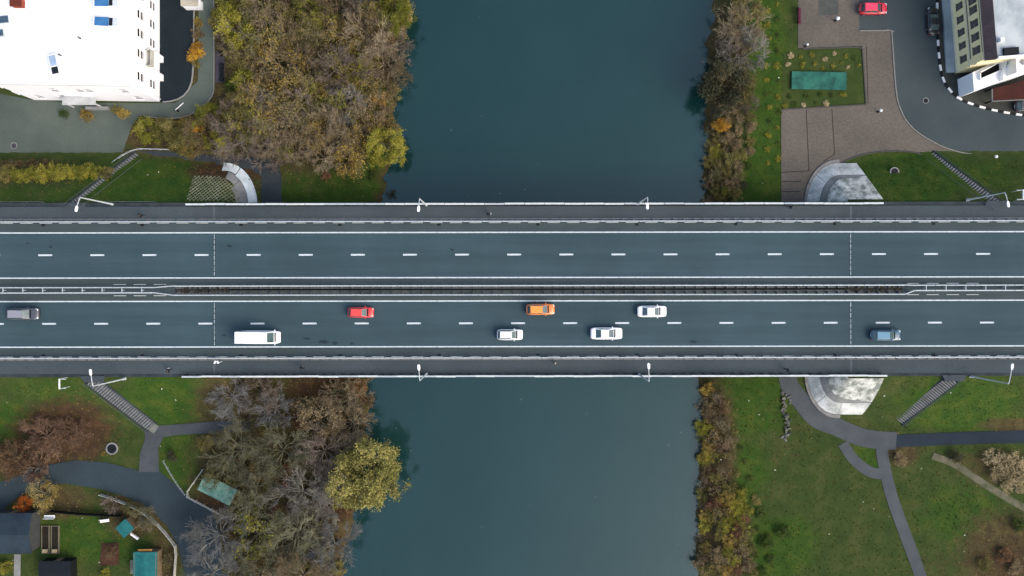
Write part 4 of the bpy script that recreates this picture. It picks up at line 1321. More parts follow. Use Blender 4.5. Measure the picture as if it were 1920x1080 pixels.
def annex_block(px, z, wells, name='wall'):
    poly = [tuple(P(*p, z).to_2d()) for p in px]
    m = MB()
    n = len(poly)
    me = MB().prism(poly, 0, z).mesh(name, M_WALLW)
    o = link(name, me, an)
    o.location = -an.location
    r = None
    for k in wells:
        wp = [tuple(P(*p, z).to_2d()) for p in k]
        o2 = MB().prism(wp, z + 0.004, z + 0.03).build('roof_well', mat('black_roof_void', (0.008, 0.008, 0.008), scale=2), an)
        o2.location = -an.location
        # raised rim round the well
        rim = MB()
        for a, b in zip(wp, wp[1:] + wp[:1]):
            d = math.dist(a, b)
            rim.box(((a[0] + b[0]) / 2, (a[1] + b[1]) / 2, z + 0.002), (d + .15, 0.15, 0.55), math.atan2(b[1] - a[1], b[0] - a[0]))
        o3 = rim.build('rim', M_WALLW, an)
        o3.location = -an.location


annex_block([(1824, 137), (1827, 172), (1881, 152), (1878, 112)], AZ, [[(1835, 139), (1836, 151), (1875, 134), (1874, 118)]])
annex_block([(1882, 110), (1882, 151), (1925, 138), (1960, 125), (1960, 80), (1912, 88)], AZ + 1.0, [[(1884, 112), (1884, 127), (1899, 119), (1898, 103)]])
annex_block([(1904, 70), (1907, 137), (1975, 118), (1975, 58)], AZ + 3.5, [])
for px, py in ((1919, 86), (1919, 118)):
    p = P(px, py, AZ + 3.5)
    o = MB().tube([(0, 0, 0.004), (0, 0, 0.25)], 0.42, 16).tube([(0, 0, .25), (0, 0, .28)], 0.30, 16).build('round_rooflight', mat('grey_rooflight', (0.25, 0.27, 0.28), scale=2), an)
    o.location = Vector((p.x, p.y, AZ + 3.5)) - an.location
# --- rust-red porch roof
rp = [tuple(P(*p, 2.6).to_2d()) for p in ((1861, 168), (1861, 191), (1925, 188), (1990, 180), (1990, 145), (1925, 151))]
ce = empty('rust_porch', (rp[0][0], rp[0][1], 0), 0, 'rust-red flat porch roof in front of the white annexe', 'porch')
o = MB().prism(rp, 2.45, 2.6).build('roof', M_RUST, ce)
o.location = -ce.location
for p in (rp[1], rp[2], rp[3], rp[0]):
    o = MB().box((p[0] + .3, p[1] + .2, 0.1), (0.2, 0.2, 2.35)).build('post', M_DARK, ce)
    o.location = -ce.location
for a, b in ((rp[0], rp[1]), (rp[1], rp[2])):
    d = math.dist(a, b)
    o = MB().box(((a[0] + b[0]) / 2, (a[1] + b[1]) / 2, 2.38), (d, 0.14, 0.26), math.atan2(b[1] - a[1], b[0] - a[0])).build('fascia', mat('grey_fascia', (0.14, 0.15, 0.15), scale=2), ce)
    o.location = -ce.location


# --- allotment houses and sheds, lower left
def gable(name, label, px, hw, hr, roof_m, wall_m, ridge='x', rz=0.0, size=None, cat='shed', over=0.25, door=True):
    p = P(px[0], px[1], hw)
    w, d = size
    e = empty(name, (p.x, p.y, 0), rz, label, cat)
    m = MB().prism([(-w / 2, -d / 2), (w / 2, -d / 2), (w / 2, d / 2), (-w / 2, d / 2)], 0, hw - .03)
    if ridge == 'x':
        m.add([(-w / 2, -d / 2, hw - .03), (-w / 2, d / 2, hw - .03), (-w / 2, 0, hw + hr - .05), (w / 2, -d / 2, hw - .03), (w / 2, d / 2, hw - .03), (w / 2, 0, hw + hr - .05)], [(0, 2, 1), (3, 4, 5)])
    m.build('wall', wall_m, e)
    for s in (-1, 1):
        r = MB()
        if ridge == 'x':
            a, b = (d / 2 + over) * s, 0
            r.add([(-w / 2 - over, a, hw - .05), (w / 2 + over, a, hw - .05), (w / 2 + over, b, hw + hr), (-w / 2 - over, b, hw + hr),
                   (-w / 2 - over, a, hw - .13), (w / 2 + over, a, hw - .13), (w / 2 + over, b, hw + hr - .08), (-w / 2 - over, b, hw + hr - .08)],
                  [(0, 1, 2, 3), (7, 6, 5, 4), (0, 4, 5, 1), (1, 5, 6, 2), (2, 6, 7, 3), (3, 7, 4, 0)])
        else:
            a, b = (w / 2 + over) * s, 0
            r.add([(a, -d / 2 - over, hw - .05), (a, d / 2 + over, hw - .05), (b, d / 2 + over, hw + hr), (b, -d / 2 - over, hw + hr),
                   (a, -d / 2 - over, hw - .13), (a, d / 2 + over, hw - .13), (b, d / 2 + over, hw + hr - .08), (b, -d / 2 - over, hw + hr - .08)],
                  [(0, 1, 2, 3), (7, 6, 5, 4), (0, 4, 5, 1), (1, 5, 6, 2), (2, 6, 7, 3), (3, 7, 4, 0)])
        o = r.build('roof', roof_m, e, fix=True)
    if door: MB().box((0, d / 2 + .02, 0), (0.9, 0.05, 1.95)).build('door', M_WOOD, e)
    return e


gable('house', 'house with a dark slate-blue roof at the left edge', (14, 999), 3.0, 0.9, M_SLATE, mat('dim_plaster', (0.05, 0.055, 0.055), scale=1), 'x', 0, (7.0, 5.9), 'house')
e = gable('garden_shed', 'garden shed with a flat teal roof beside the lane', (271, 1062), 2.3, 0.12, M_TEAL, M_WOOD, 'y', 0, (3.5, 4.4), 'shed', .15)
MB().box((-.1, 2.55, 1.9), (2.2, 0.3, 0.12)).build('timber_beam', M_ORWOOD, e)
st = MB()
for k in range(7): st.box((-2.55, -1.6 + k * .32, 0.3), (1.3, 0.24, 0.06))
st.build('side_deck', mat('pale_decking', (0.20, 0.20, 0.17), scale=2), e)
gable('garden_canopy', 'small square teal canopy turned diagonally in the allotment', (233, 990), 2.1, 0.2, M_TEAL, M_WOOD, 'x', math.radians(-48), (1.9, 2.0), 'canopy', .1, door=False)
gable('garden_shed', 'dark flat-roofed shed at the bottom edge of the allotment', (102, 1072), 2.2, 0.1, mat('tar_roof', (0.010, 0.014, 0.018), scale=1), M_DARK, 'x', 0, (4.8, 3.2), 'shed', .15)
gable('shed', 'weathered green-roofed shed inside the pale timber pen', (407, 918), 2.2, 0.25, M_TEALW, M_WOOD, 'x', math.radians(-27), (5.4, 2.5), 'shed', .15)
gable('kiosk', 'small pale flat-roofed kiosk at the top of the dark yard', (356, 2), 2.4, 0.1, mat('buff_roof', (.36, .34, .28), scale=1), M_WALLW, 'x', 0, (2.6, 1.2), 'kiosk', .1)
e = empty('barrier_arm', (*G(335, 207), 0.03), math.radians(42), 'white barrier arm across the path below the yard corner', 'barrier')
MB().box((0, 0, 0), (.25, .25, 1.0)).build('post', M_DARK, e)
MB().box((.75, 0, .92), (1.7, .1, .1)).build('arm', M_WMET, e)
# green tarpaulin platform on the grass plot
p = G(1535, 153)
e = empty('covered_platform', (*p, 0), -0.02, 'flat green tarpaulin-covered platform on the grass plot', 'platform')
MB().box((0, 0, 0.30), (8.7, 2.85, 0.08)).build('cover', M_TEALG, e)
MB().box((0, 0, 0), (8.4, 2.6, 0.295)).build('base', M_CONC, e)
for s in (-1, 1): MB().box((s * 4.38, 0, 0.2), (0.06, 2.85, 0.2)).build('edge_trim', M_TEALG, e)
SHEETS.append([(p[0] - 4.6, p[1] - 1.7), (p[0] + 4.6, p[1] - 1.7), (p[0] + 4.6, p[1] + 1.7), (p[0] - 4.6, p[1] + 1.7)])


# garden beds, benches, bins
def bench(px, py, rz, label, mt, L=1.6, z=0.0, name='bench'):
    e = empty(name, (*G(px, py), z), rz, label, 'bench')
    for k in range(3): MB().box((0, -.16 + k * .16, .42), (L, .14, .05)).build('slat', mt, e)
    MB().box((0, .27, .5), (L, .05, .4)).build('backrest', mt, e)
    for s in (-1, 1): MB().box((s * L * .4, 0, 0), (.08, .45, .42)).build('leg', M_DARK, e)
    return e


bench(95, 966, math.pi, 'white garden bench nearer the slate-roofed house', M_WMET, 1.75)
bench(198, 974, 0.12, 'white garden bench nearer the teal canopy', M_WMET, 1.5)
bench(254, 1003, -0.6, 'small white bench beside the teal canopy', M_WMET, 1.5)
bench(1498, 32, math.pi / 2, 'dark pink bench at the left edge of the square', mat('dark_pink_paint', (0.10, 0.022, 0.045), scale=3), 2.6)
e = empty('bench_recess', (*G(413, 125), 0), 0, 'plum paved recess with dark seats beside the wood path', 'paving')
MB().box((0, 0, -.2), (1.5, 5.0, .26)).build('slab', M_PLUM, e)
for y in (-1.9, .1, -.9): MB().box((0.35, y, .06), (.55, .85, .42)).build('seat', M_DARK, e)
MB().tube([(0.3, 2.0, .06), (0.3, 2.0, .75), (.3, 2.0, .8)], [.28, .30, .26], 10).build('bin', M_DARK, e)
SHEETS.append([tuple(Vector((e.location.x + a, e.location.y + b))) for a, b in ((-1, -3), (1, -3), (1, 3), (-1, 3))])
for px, lab, n in ((86, 'left dark garden bed in the allotment with timber edging', 0), (104, 'right dark garden bed in the allotment with timber edging', 1)):
    e = empty('garden_bed', (*G(px, 1010), 0), 0, lab, 'garden bed')
    MB().box((0, 0, 0), (1.05, 4.3, .22)).build('soil', M_SOIL, e)
    for s in (-1, 1):
        MB().box((s * .58, 0, 0), (.08, 4.5, .32)).build('side_board', mat('bed_board', (0.16, 0.15, 0.11), scale=2), e)
        MB().box((0, s * 2.2, 0), (1.05, .08, .32)).build('end_board', MATS['bed_board'], e)
    MB().box((0, -1.75, .22), (.8, .6, .35)).build('sack', mat('straw_sack', (.36, .30, .18), scale=3), e, bevel=.08)
o = sheet('soil_patch', [(190, 1018), (222, 1016), (223, 1058), (186, 1060)], 0.03, M_RSOIL, 'red-brown dug soil patch in the allotment', 'soil')
sheet('garden_path', [(26, 1038), (38, 1038), (37, 1140), (24, 1140)], 0.03, M_CONC, 'pale path leading from the slate-roofed house', 'path')


# ---------------------------------------------------------------- lamp posts and signs
def lamp_post(base_px, top_px, head_px, label, zb=DECK - 0.1):
    b = P(*base_px, zb)
    # height from the apparent length of the pole
    h = 10.0
    e = empty('lamp_post', (b.x, b.y, zb), 0, label, 'lamp post', 'tall white lamp posts along the bridge road')
    MB().tube([(0, 0, 0), (0, 0, .9), (0, 0, h * .6), (0, 0, h)], [.15, .13, .10, .075], 8).build('pole', M_LAMP, e, smooth=False)
    MB().box((0, 0, 0), (.4, .4, .06)).tube([(0, 0, .06), (0, 0, .7)], .17, 8).build('base', M_LAMP, e)
    hd = P(*head_px, zb + h + .35)
    v = Vector((hd.x - b.x, hd.y - b.y, 0))
    L = v.length
    d = v / L
    MB().tube([(0, 0, h), tuple(d * L * .12 + Vector((0, 0, h + .16))), tuple(d * L * .5 + Vector((0, 0, h + .30))), tuple(d * L * .92 + Vector((0, 0, h + .36)))], [.075, .07, .06, .05], 7).build('arm', M_LAMP, e)
    a = math.atan2(d.y, d.x)
    head = MB().loft([[(x, y * w, z) for y, z in ((-1, .02), (-.8, .12), (.8, .12), (1, .02), (.7, -.08), (-.7, -.08))] for x, w in ((-.42, .10), (-.25, .19), (.25, .22), (.45, .12))])
    hp = d * L + Vector((0, 0, h + .38))
    o = head.build('lamp_head', M_WMET, e, fix=True)
    o.location = hp
    o.rotation_euler = (0, 0, a)
    link('lens', MB().box((0.05, 0, -.10), (.6, .28, .03)).mesh('lens', M_HEAD), o)
    return e


for bp, tp, hp, lab in (((800, 385), (785, 370), (785, 391), 'lamp post on the upper parapet left of the river centre'),
                        ((1195, 383), (1208, 368), (1214, 387), 'lamp post on the upper parapet right of the river centre'),
                        ((800, 700), (785, 713), (785, 689), 'lamp post on the lower parapet left of the river centre'),
                        ((1197, 702), (1211, 714), (1216, 687), 'lamp post on the lower parapet right of the river centre'),
                        ((212, 382), (155, 371), (144, 390), 'lamp post at the head of the upper left stairs'),
                        ((234, 709), (178, 724), (170, 697), 'lamp post at the head of the lower left stairs'),
                        ((1814, 376), (1875, 362), (1890, 384), 'lamp post at the head of the upper right stairs'),
                        ((1820, 707), (1889, 716), (1897, 689), 'lamp post at the lower right end of the bridge road')):
    lamp_post(bp, tp, hp, lab, DECK - 0.15)


def road_sign(px, py, label, flip=1):
    p = P(px, py, DECK)
    z = tz1(p.x, p.y)
    e = empty('road_sign', (p.x, p.y, z), 0, label, 'sign')
    h = DECK - z
    for y in (-.75, .75): MB().tube([(0, y, -.2), (0, y, h + 1.7)], .05, 6).build('post', M_LAMP, e)
    MB().box((-.08 * flip, 0, h + 1.7), (.10, 1.6, .30)).build('panel', M_WMET, e)
    for y in (-.70, .70): MB().box((.45 * flip, y, h + 1.85), (.9, .09, .07)).build('bracket', M_LAMP, e)


road_sign(124, 716, 'white road sign on two posts below the left road edge')
road_sign(1904, 369, 'white road sign on two posts above the right road edge', -1)
p = P(417, 677, DECK)
e = empty('camera_post', (p.x, p.y, DECK + .12), 0, 'short white camera post behind the lower barrier above the stairs', 'camera post')
MB().tube([(0, 0, 0), (0, 0, 2.6)], .06, 6).build('post', M_LAMP, e)
for s in (-1, 1): MB().box((s * .22, .12, 2.5), (.22, .45, .2), s * .5).build('camera', M_WMET, e, bevel=.03)


def globe_lamp(px, py, label, r=.42):
    e = empty('globe_lamp', (*G(px, py), 0.03), 0, label, 'lamp')
    MB().tube([(0, 0, 0), (0, 0, .15), (0, 0, .2), (0, 0, 1.0)], [.2, .2, .06, .05], 8).build('pole', M_DARK, e)
    bm = bmesh.new()
    bmesh.ops.create_uvsphere(bm, u_segments=14, v_segments=9, radius=r)
    me = bpy.data.meshes.new('globe')
    bm.to_mesh(me)
    bm.free()
    me.materials.append(M_WMET)
    link('globe', me, e, (0, 0, 1.0 + r * .9))


globe_lamp(1566, 40, 'white globe lamp near the top of the square', .30)
globe_lamp(1646, 211, 'white globe lamp beside the curving kerb of the square', .24)
globe_lamp(1510, 88, 'small white globe lamp at the corner of the grass plot', .18)
globe_lamp(1860, 297, 'white globe lamp on the pavement below the curving street', .26)

# ---------------------------------------------------------------- trees and shrubs
def np_mesh(name, V, F, tint=None, mats=(), mi=None):
    me = bpy.data.meshes.new(name)
    V = np.asarray(V, np.float32)
    F = np.asarray(F, np.int32)
    k = F.shape[1]
    me.vertices.add(len(V))
    me.vertices.foreach_set('co', V.ravel())
    me.loops.add(F.size)
    me.loops.foreach_set('vertex_index', F.ravel())
    me.polygons.add(len(F))
    me.polygons.foreach_set('loop_start', np.arange(0, F.size, k, dtype=np.int32))
    for m in mats: me.materials.append(m)
    if mi is not None: me.polygons.foreach_set('material_index', np.asarray(mi, np.int32))
    if tint is not None:
        a = me.attributes.new('tint', 'FLOAT', 'FACE')
        a.data.foreach_set('value', np.asarray(tint, np.float32))
    me.update(calc_edges=True)
    me.validate()
    return me


def grow(seed, h, spread, n_limb=6, levels=4, kids=(4, 5, 5), upright=0.35, trunk=0.3):
    """skeleton of a tree: list of (p0, p1, r0, r1, level, limb tint)"""
    r = random.Random(seed)
    segs, tips = [], []

    def rec(p, d, L, rad, lev, tint):
        q, dd = p.copy(), d.copy()
        n = 3 if lev < 2 else 2
        pts = [p.copy()]
        for i in range(n):
            dd = (dd + Vector((r.gauss(0, .16), r.gauss(0, .16), r.gauss(0.03, .10)))).normalized()
            q = q + dd * (L / n)
            pts.append(q.copy())
        for i in range(n):
            segs.append((pts[i], pts[i + 1], rad * (1 - .6 * i / n), rad * (1 - .6 * (i + 1) / n) if lev < levels else (rad * .3 if i < n - 1 else 0.004), lev, tint))
        if lev >= levels:
            tips.append((q, tint))
            return
        k = kids[min(lev - 1, len(kids) - 1)]
        for i in range(k):
            t = r.uniform(.3, 1.0) if i else 1.0
            j = min(int(t * n), n - 1)
            b = pts[j].lerp(pts[j + 1], t * n - j)
            side = Vector((r.gauss(0, 1), r.gauss(0, 1), r.gauss(.15, .6))).normalized()
            nd_ = (dd * r.uniform(.7, 1.1) + side * r.uniform(.45, .85)).normalized()
            rec(b, nd_, L * r.uniform(.5, .72), rad * .45, lev + 1, min(1, max(0, tint + r.gauss(0, .10))))

    th = h * trunk
    for i in range(n_limb):
        a = 2 * math.pi * (i + r.uniform(-.3, .3)) / n_limb
        up = upright * r.uniform(.6, 1.5) + (1.4 if i == 0 else 0)
        d = Vector((math.cos(a), math.sin(a), up)).normalized()
        L = spread * r.uniform(.50, .68) if i else (h - th) * .55
        rec(Vector((0, 0, th * r.uniform(.7, 1.0))), d, L, h * .014, 1, r.random())
    return segs, tips, th


def seg_mesh(segs, thick, fat):
    V, F, T = [], [], []
    for p0, p1, r0, r1, lev, tint in segs:
        d = p1 - p0
        if d.length < 1e-5: continue
        u = d.orthogonal().normalized()
        w = d.normalized().cross(u)
        r0, r1 = max(r0, fat) , max(r1, fat * .45)
        n = len(V)
        for p, rr in ((p0, r0), (p1, r1)):
            for k in range(3):
                t = 2.0944 * k
                V.append(p + (u * math.cos(t) + w * math.sin(t)) * rr)
        for k in range(3):
            a, b = n + k, n + (k + 1) % 3
            F.append((a, b, b + 3, a + 3))
            T.append(tint)
    return V, F, T


def leaves(rg, tips, per, size, sig, flat=0.55):
    P0 = np.array([t[0][:] for t in tips])
    tt = np.array([t[1] for t in tips])
    n = len(P0) * per
    C = np.repeat(P0, per, 0) + rg.normal(0, 1, (n, 3)) * np.array(sig)
    T = np.clip(np.repeat(tt, per) + rg.normal(0, .12, n), 0, 1)
    N = rg.normal(0, 1, (n, 3))
    N[:, 2] = np.abs(N[:, 2]) + flat
    N /= np.linalg.norm(N, axis=1, keepdims=True)
    A = np.cross(N, rg.normal(0, 1, (n, 3)))
    A /= np.linalg.norm(A, axis=1, keepdims=True) + 1e-9
    B = np.cross(N, A)
    s = size * rg.uniform(.55, 1.35, (n, 1))
    V = np.stack([C - A * s, C - B * s * .55, C + A * s, C + B * s * .55], 1).reshape(-1, 3)
    F = np.arange(4 * n).reshape(n, 4)
    return V, F, T


def variant(kind, seed, h, spread, per=0, size=.16, sig=(.4, .4, .3), keep=1.0, fat=.022, **kw):
    """(crown mesh, trunk mesh): crown slot 0 = twigs, slot 1 = leaves"""
    segs, tips, th = grow(seed, h, spread, **kw)
    V, F, T = seg_mesh(segs, 1, fat)
    V = np.array([v[:] for v in V], np.float32)
    F = np.array(F)
    T = np.array(T)
    mi = np.zeros(len(F), int)
    rg = np.random.default_rng(seed)
    if per:
        tp = [t for t in tips if rg.random() < keep]
        V2, F2, T2 = leaves(rg, tp, per, size, sig)
        low = V2[:, 2].reshape(-1, 4).min(1) > 0.05
        F2, T2 = F2[low], T2[low]
        F = np.concatenate([F, F2 + len(V)])
        V = np.concatenate([V, V2])
        T = np.concatenate([T, T2])
        mi = np.concatenate([mi, np.ones(len(F2), int)])
    crown = np_mesh('crown', V, F, T, (TWIG['grey'], LEAF['olive']), mi)
    tm = MB().tube([(0, 0, -.6), (0.03, 0, 0), (.05, .04, th * .5), (0, 0, th), (0.05, 0, th + (h - th) * .3)], [h * .030, h * .026, h * .021, h * .018, h * .010], 7)
    trunk = tm.mesh('trunk', M_BARK, smooth=True)
    return crown, trunk, h, spread


V_BARE = [variant('bare', s, 10, 5.2, fat=.026, n_limb=10, levels=4, kids=(5, 7, 7)) for s in (11, 12, 13)]
V_BARES = [variant('bares', s, 6, 3.4, fat=.024, n_limb=10, levels=4, kids=(5, 6, 6), trunk=.18) for s in (21, 22)]
V_SPARSE = [variant('sparse', s, 7, 3.5, per=2, size=.14, sig=(.22, .22, .2), keep=.75, fat=.024, n_limb=9, levels=4, kids=(5, 5, 5), trunk=.2) for s in (31, 32, 33)]
V_LEAFY = [variant('leafy', s, 7, 3.2, per=11, size=.15, sig=(.30, .30, .25), keep=.85, fat=.022, n_limb=9, levels=4, kids=(4, 4, 4), trunk=.2) for s in (41, 42)]
V_WILLOW = [variant('willow', s, 13, 5.6, per=18, size=.19, sig=(.36, .36, .75), keep=.9, fat=.03, n_limb=10, levels=4, kids=(4, 4, 4), trunk=.35) for s in (51, 52)]
V_SHRUB = [variant('shrub', s, 1.9, 1.35, per=7, size=.085, sig=(.13, .13, .12), keep=.9, fat=.012, n_limb=9, levels=3, kids=(5, 5), trunk=.06, upright=.8) for s in (61, 62, 63)]
V_TWIGSH = [variant('twig shrub', s, 2.2, 1.6, per=1, size=.09, sig=(.1, .1, .1), keep=.6, fat=.016, n_limb=11, levels=3, kids=(6, 6), trunk=.05, upright=.9) for s in (71, 72)]

TREES = []


def plant(var, px, py, leaf=None, twig='grey', scale=1.0, label='', group=None, zf=0.62, cat='tree', name='tree', lean=(0, 0), rz=None, sz=None):
    crown, trunk, h, spread = var
    hh = h * scale * (sz or 1.0)
    # the crown centre shows at the pixel; the foot stands on the ground below it
    x, y = G(px, py, hh * zf)
    z = tz1(x, y)
    x, y = G(px, py, z + hh * zf)
    x, y = x - lean[0], y - lean[1]
    z = tz1(x, y)
    e = empty(name, (x, y, z - .03), R.uniform(0, 6.28) if rz is None else rz, label, cat, group)
    s = (scale, scale, scale * (sz or 1.0))
    c = link('crown', crown, e, (0, 0, 0), None, s)
    if lean != (0, 0):
        v = Matrix.Rotation(-e.rotation_euler.z, 3, 'Z') @ Vector((lean[0], lean[1], 0))
        c.location = (v.x, v.y, 0)
    c.material_slots[0].link = 'OBJECT'
    c.material_slots[0].material = TWIG[twig]
    c.material_slots[1].link = 'OBJECT'
    c.material_slots[1].material = LEAF[leaf or 'olive']
    t = link('trunk', trunk, e, (0, 0, 0), None, s)
    if lean != (0, 0):
        t.rotation_euler = (math.atan2(-v.y, hh * .4), math.atan2(v.x, hh * .4), 0)
    TREES.append(e)
    e['_px'] = (px, py)
    e['_sp'] = spread * scale
    return e


def inside(poly, x, y):
    c = False
    j = len(poly) - 1
    for i in range(len(poly)):
        xi, yi = poly[i]
        xj, yj = poly[j]
        if (yi > y) != (yj > y) and x < (xj - xi) * (y - yi) / (yj - yi) + xi: c = not c
        j = i
    return c


def scatter(poly, dist, seed, tries=4000, avoid=()):
    r = random.Random(seed)
    xs_ = [p[0] for p in poly]
    ys_ = [p[1] for p in poly]
    out = []
    for _ in range(tries):
        x, y = r.uniform(min(xs_), max(xs_)), r.uniform(min(ys_), max(ys_))
        if inside(poly, x, y) and all((x - a) ** 2 + (y - b) ** 2 > dist * dist for a, b in out) and all((x - a) ** 2 + (y - b) ** 2 > q * q for a, b, q in avoid):
            out.append((x, y))
    return out


# -- trees that stand out
plant(V_WILLOW[0], 722, 276, 'yellow_green', 'olive_grey', .52, 'round yellow-green tree on the riverbank just above the bridge', lean=(.5, 0))
plant(V_WILLOW[1], 742, 14, 'yellow_green', 'olive_grey', .55, 'yellow-green tree overhanging the river at the top edge', lean=(1.2, 0))
plant(V_WILLOW[1], 704, 878, 'willow', 'olive_grey', .86, 'big yellow-green willow overhanging the river below the bridge', lean=(2.6, .4), rz=1.0)
plant(V_WILLOW[0], 664, 908, 'willow', 'olive_grey', .76, 'golden willow just left of the big overhanging one', lean=(.6, 0), rz=2.0)
plant(V_LEAFY[0], 712, 180, 'orange', 'brown', .42, 'bright orange small tree on the riverbank beside the wood', sz=.9)
plant(V_LEAFY[1], 604, 158, 'ochre', 'tan', .38, 'ochre small tree in the middle of the wood')
plant(V_LEAFY[0], 440, 52, 'yellow_green', 'olive_grey', .85, 'largest yellow-green tree beside the path on the wood edge')
plant(V_LEAFY[1], 420, 20, 'yellow_green', 'olive_grey', .7, 'yellow-green tree at the top edge beside the path')
plant(V_LEAFY[1], 435, 205, 'olive', 'olive_grey', .75, 'olive leafy tree at the bend of the path')
plant(V_LEAFY[0], 275, 243, 'yellow_green', 'olive_grey', .60, 'yellow-green bushy tree at the corner of the forecourt', sz=.7)
plant(V_LEAFY[1], 352, 268, 'ochre', 'tan', .60, 'ochre and orange tree above the footpath near the stairs', sz=.7)
plant(V_LEAFY[0], 372, 250, 'orange', 'brown', .35, 'small orange tree above the footpath at the wood edge', sz=.8)
plant(V_BARES[0], 470, 190, None, 'grey', .85, 'pale grey bare tree in the wood near the path bend')
plant(V_BARES[1], 555, 195, None, 'mauve', .95, 'mauve-grey bare tree in the middle of the wood')
plant(V_BARES[0], 645, 135, None, 'mauve', 1.35, 'large mauve-brown bare tree in the upper right of the wood')
plant(V_BARES[1], 690, 60, None, 'tan', 1.35, 'tan bare tree near the top right corner of the wood')
plant(V_BARES[1], 650, 195, None, 'grey', 1.0, 'grey bare tree left of the bright orange one')
plant(V_BARES[0], 500, 285, None, 'mauve', .85, 'mauve bare tree overhanging the dark footpath')
plant(V_BARES[1], 420, 275, None, 'mauve', .8, 'bare twiggy tree above the dark footpath in the wood')
plant(V_LEAFY[1], 533, 275, 'yellow_green', 'olive_grey', .45, 'yellow-green small tree at the corner of the dark footpath')
# -- the rest of the wood
WOOD = [(405, 0), (760, 0), (752, 90), (740, 130), (732, 240), (690, 262), (668, 300), (560, 306), (520, 280), (440, 268), (330, 262), (300, 240), (330, 236), (392, 205), (432, 180), (432, 60), (410, 60)]
ZONE = []
for i, (x, y) in enumerate(scatter(WOOD, 33, 4, 6000, ((413, 125, 34),))):
    q = R.random()
    west = x < 470
    big = R.random() < .3
    if west and q < .6: v, lf, tw, k = V_LEAFY[i % 2], R.choice(['olive', 'yellow_green', 'yellow_green']), 'olive_grey', R.uniform(.5, .75)
    elif y > 220 and q < .55: v, lf, tw, k = V_SPARSE[i % 3], R.choice(['ochre', 'brown', 'ochre']), R.choice(['tan', 'brown']), R.uniform(.6, .8) * (1.3 if big else 1)
    elif q < .66: v, lf, tw, k = V_SPARSE[i % 3], R.choice(['olive', 'brown', 'ochre', 'ochre', 'yellow_green', 'brown']), R.choice(['brown', 'tan', 'olive_grey', 'tan']), R.uniform(.6, .85) * (1.35 if big else 1)
    elif q < .72: v, lf, tw, k = V_LEAFY[i % 2], R.choice(['olive', 'brown', 'olive', 'green']), 'brown', R.uniform(.4, .62)
    else: v, lf, tw, k = V_BARES[i % 2], None, R.choice(['tan', 'tan', 'brown', 'tan', 'mauve']), R.uniform(.7, 1.0) * (1.3 if big else 1)
    ZONE.append((plant(v, x, y, lf, tw, k, '', 'trees of the wood on the left bank'), v, lf, tw, x, y))
# undergrowth between the trees
for i, (x, y) in enumerate(scatter(WOOD, 29, 9, 6000, ((413, 125, 30),))):
    if len(ZONE) > 230: break
    lf = R.choice(['olive', 'brown', 'ochre', 'dark_olive', 'green', 'olive'])
    e = plant(V_SHRUB[i % 3], x, y, lf, 'brown', R.uniform(.8, 1.3), '', 'undergrowth of the wood on the left bank', cat='shrub', name='shrub')
    ZONE.append((e, V_SHRUB[0], lf, 'brown', x, y))


def zone_labels(zone, colf, rowf):
    """labels from look and place; look-alikes in one spot are counted from the left"""
    names = {}
    for e, v, lf, tw, x, y in zone:
        kind = ('shrub' if v in V_SHRUB or v in V_TWIGSH else 'tree')
        if v in V_BARES or v in V_BARE: look = '%s bare %s' % ({'blue_grey': 'blue-grey', 'olive_grey': 'olive-grey'}.get(tw, tw), kind)
        elif v in V_SPARSE: look = 'half-bare %s with %s leaves' % (kind, lf.replace('_', '-'))
        else: look = '%s leafy %s' % (lf.replace('_', '-'), kind)
        names.setdefault('%s %s, %s' % (look, colf(x), rowf(y)), []).append((x, e))
    for k, lst in names.items():
        lst.sort(key=lambda t: t[0])
        n = len(lst)
        for j, (x, e) in enumerate(lst):
            if n == 1: e['label'] = k
            elif n == 2: e['label'] = ('left ' if j == 0 else 'right ') + k
            else: e['label'] = ('leftmost ' + k) if j == 0 else k + ', ' + ('second', 'third', 'fourth', 'fifth', 'sixth', 'seventh', 'eighth')[min(j, 7) - 1] + ' from left'


def wcol(x):
    return 'by the path' if x < 450 else 'left of mid-wood' if x < 540 else 'in mid-wood' if x < 630 else 'right of mid-wood' if x < 700 else 'by the river'


def wrow(y):
    return 'at the top edge' if y < 50 else 'above the bench recess' if y < 100 else 'beside the bench recess' if y < 150 else 'below the bench recess' if y < 200 else 'in its lower part' if y < 245 else 'above the dark footpath'


zone_labels(ZONE, wcol, wrow)
# -- orange shrubs between the yard and the path, hedge along the forecourt
for i, (x, y, lf, k) in enumerate(((369, 88, 'orange', .8), (366, 100, 'orange', 1.0), (370, 60, 'brown', .7), (371, 40, 'ochre', .6), (368, 120, 'olive', .5))):
    plant(V_SHRUB[i % 3], x, y, lf, 'brown', k, '%s shrub on the verge between the yard and the path, %s' % (lf, ('upper of the two orange', 'lower of the two orange', 'above the orange ones', 'topmost', 'lowest')[i]), 'shrubs beside the yard', cat='shrub', name='shrub')
for i, (x, y, lf, k) in enumerate(((160, 214, 'ochre', .8), (228, 210, 'ochre', .8), (218, 204, 'olive', .6), (118, 212, 'green', .6))):
    plant(V_SHRUB[i % 3], x, y, lf, 'brown', k, '%s shrub in front of the white building, %s' % (lf, ('in the middle', 'rightmost', 'second from the right', 'leftmost')[i]), 'shrubs below the white building', cat='shrub', name='shrub')
hed = [(-30 + 15 * k + R.uniform(-3, 3), 324 + R.uniform(-5, 5)) for k in range(16)]
for i, (x, y) in enumerate(hed):
    plant(V_SHRUB[i % 3], x, y, 'yellow_green' if 3 < i < 15 else 'olive', 'olive_grey', R.uniform(.85, 1.1), 'hedge shrub along the forecourt edge, %s from the left' % ('first second third fourth fifth sixth seventh eighth ninth tenth eleventh twelfth thirteenth fourteenth fifteenth sixteenth'.split()[i]), 'hedge shrubs along the forecourt', cat='shrub', name='hedge_shrub')
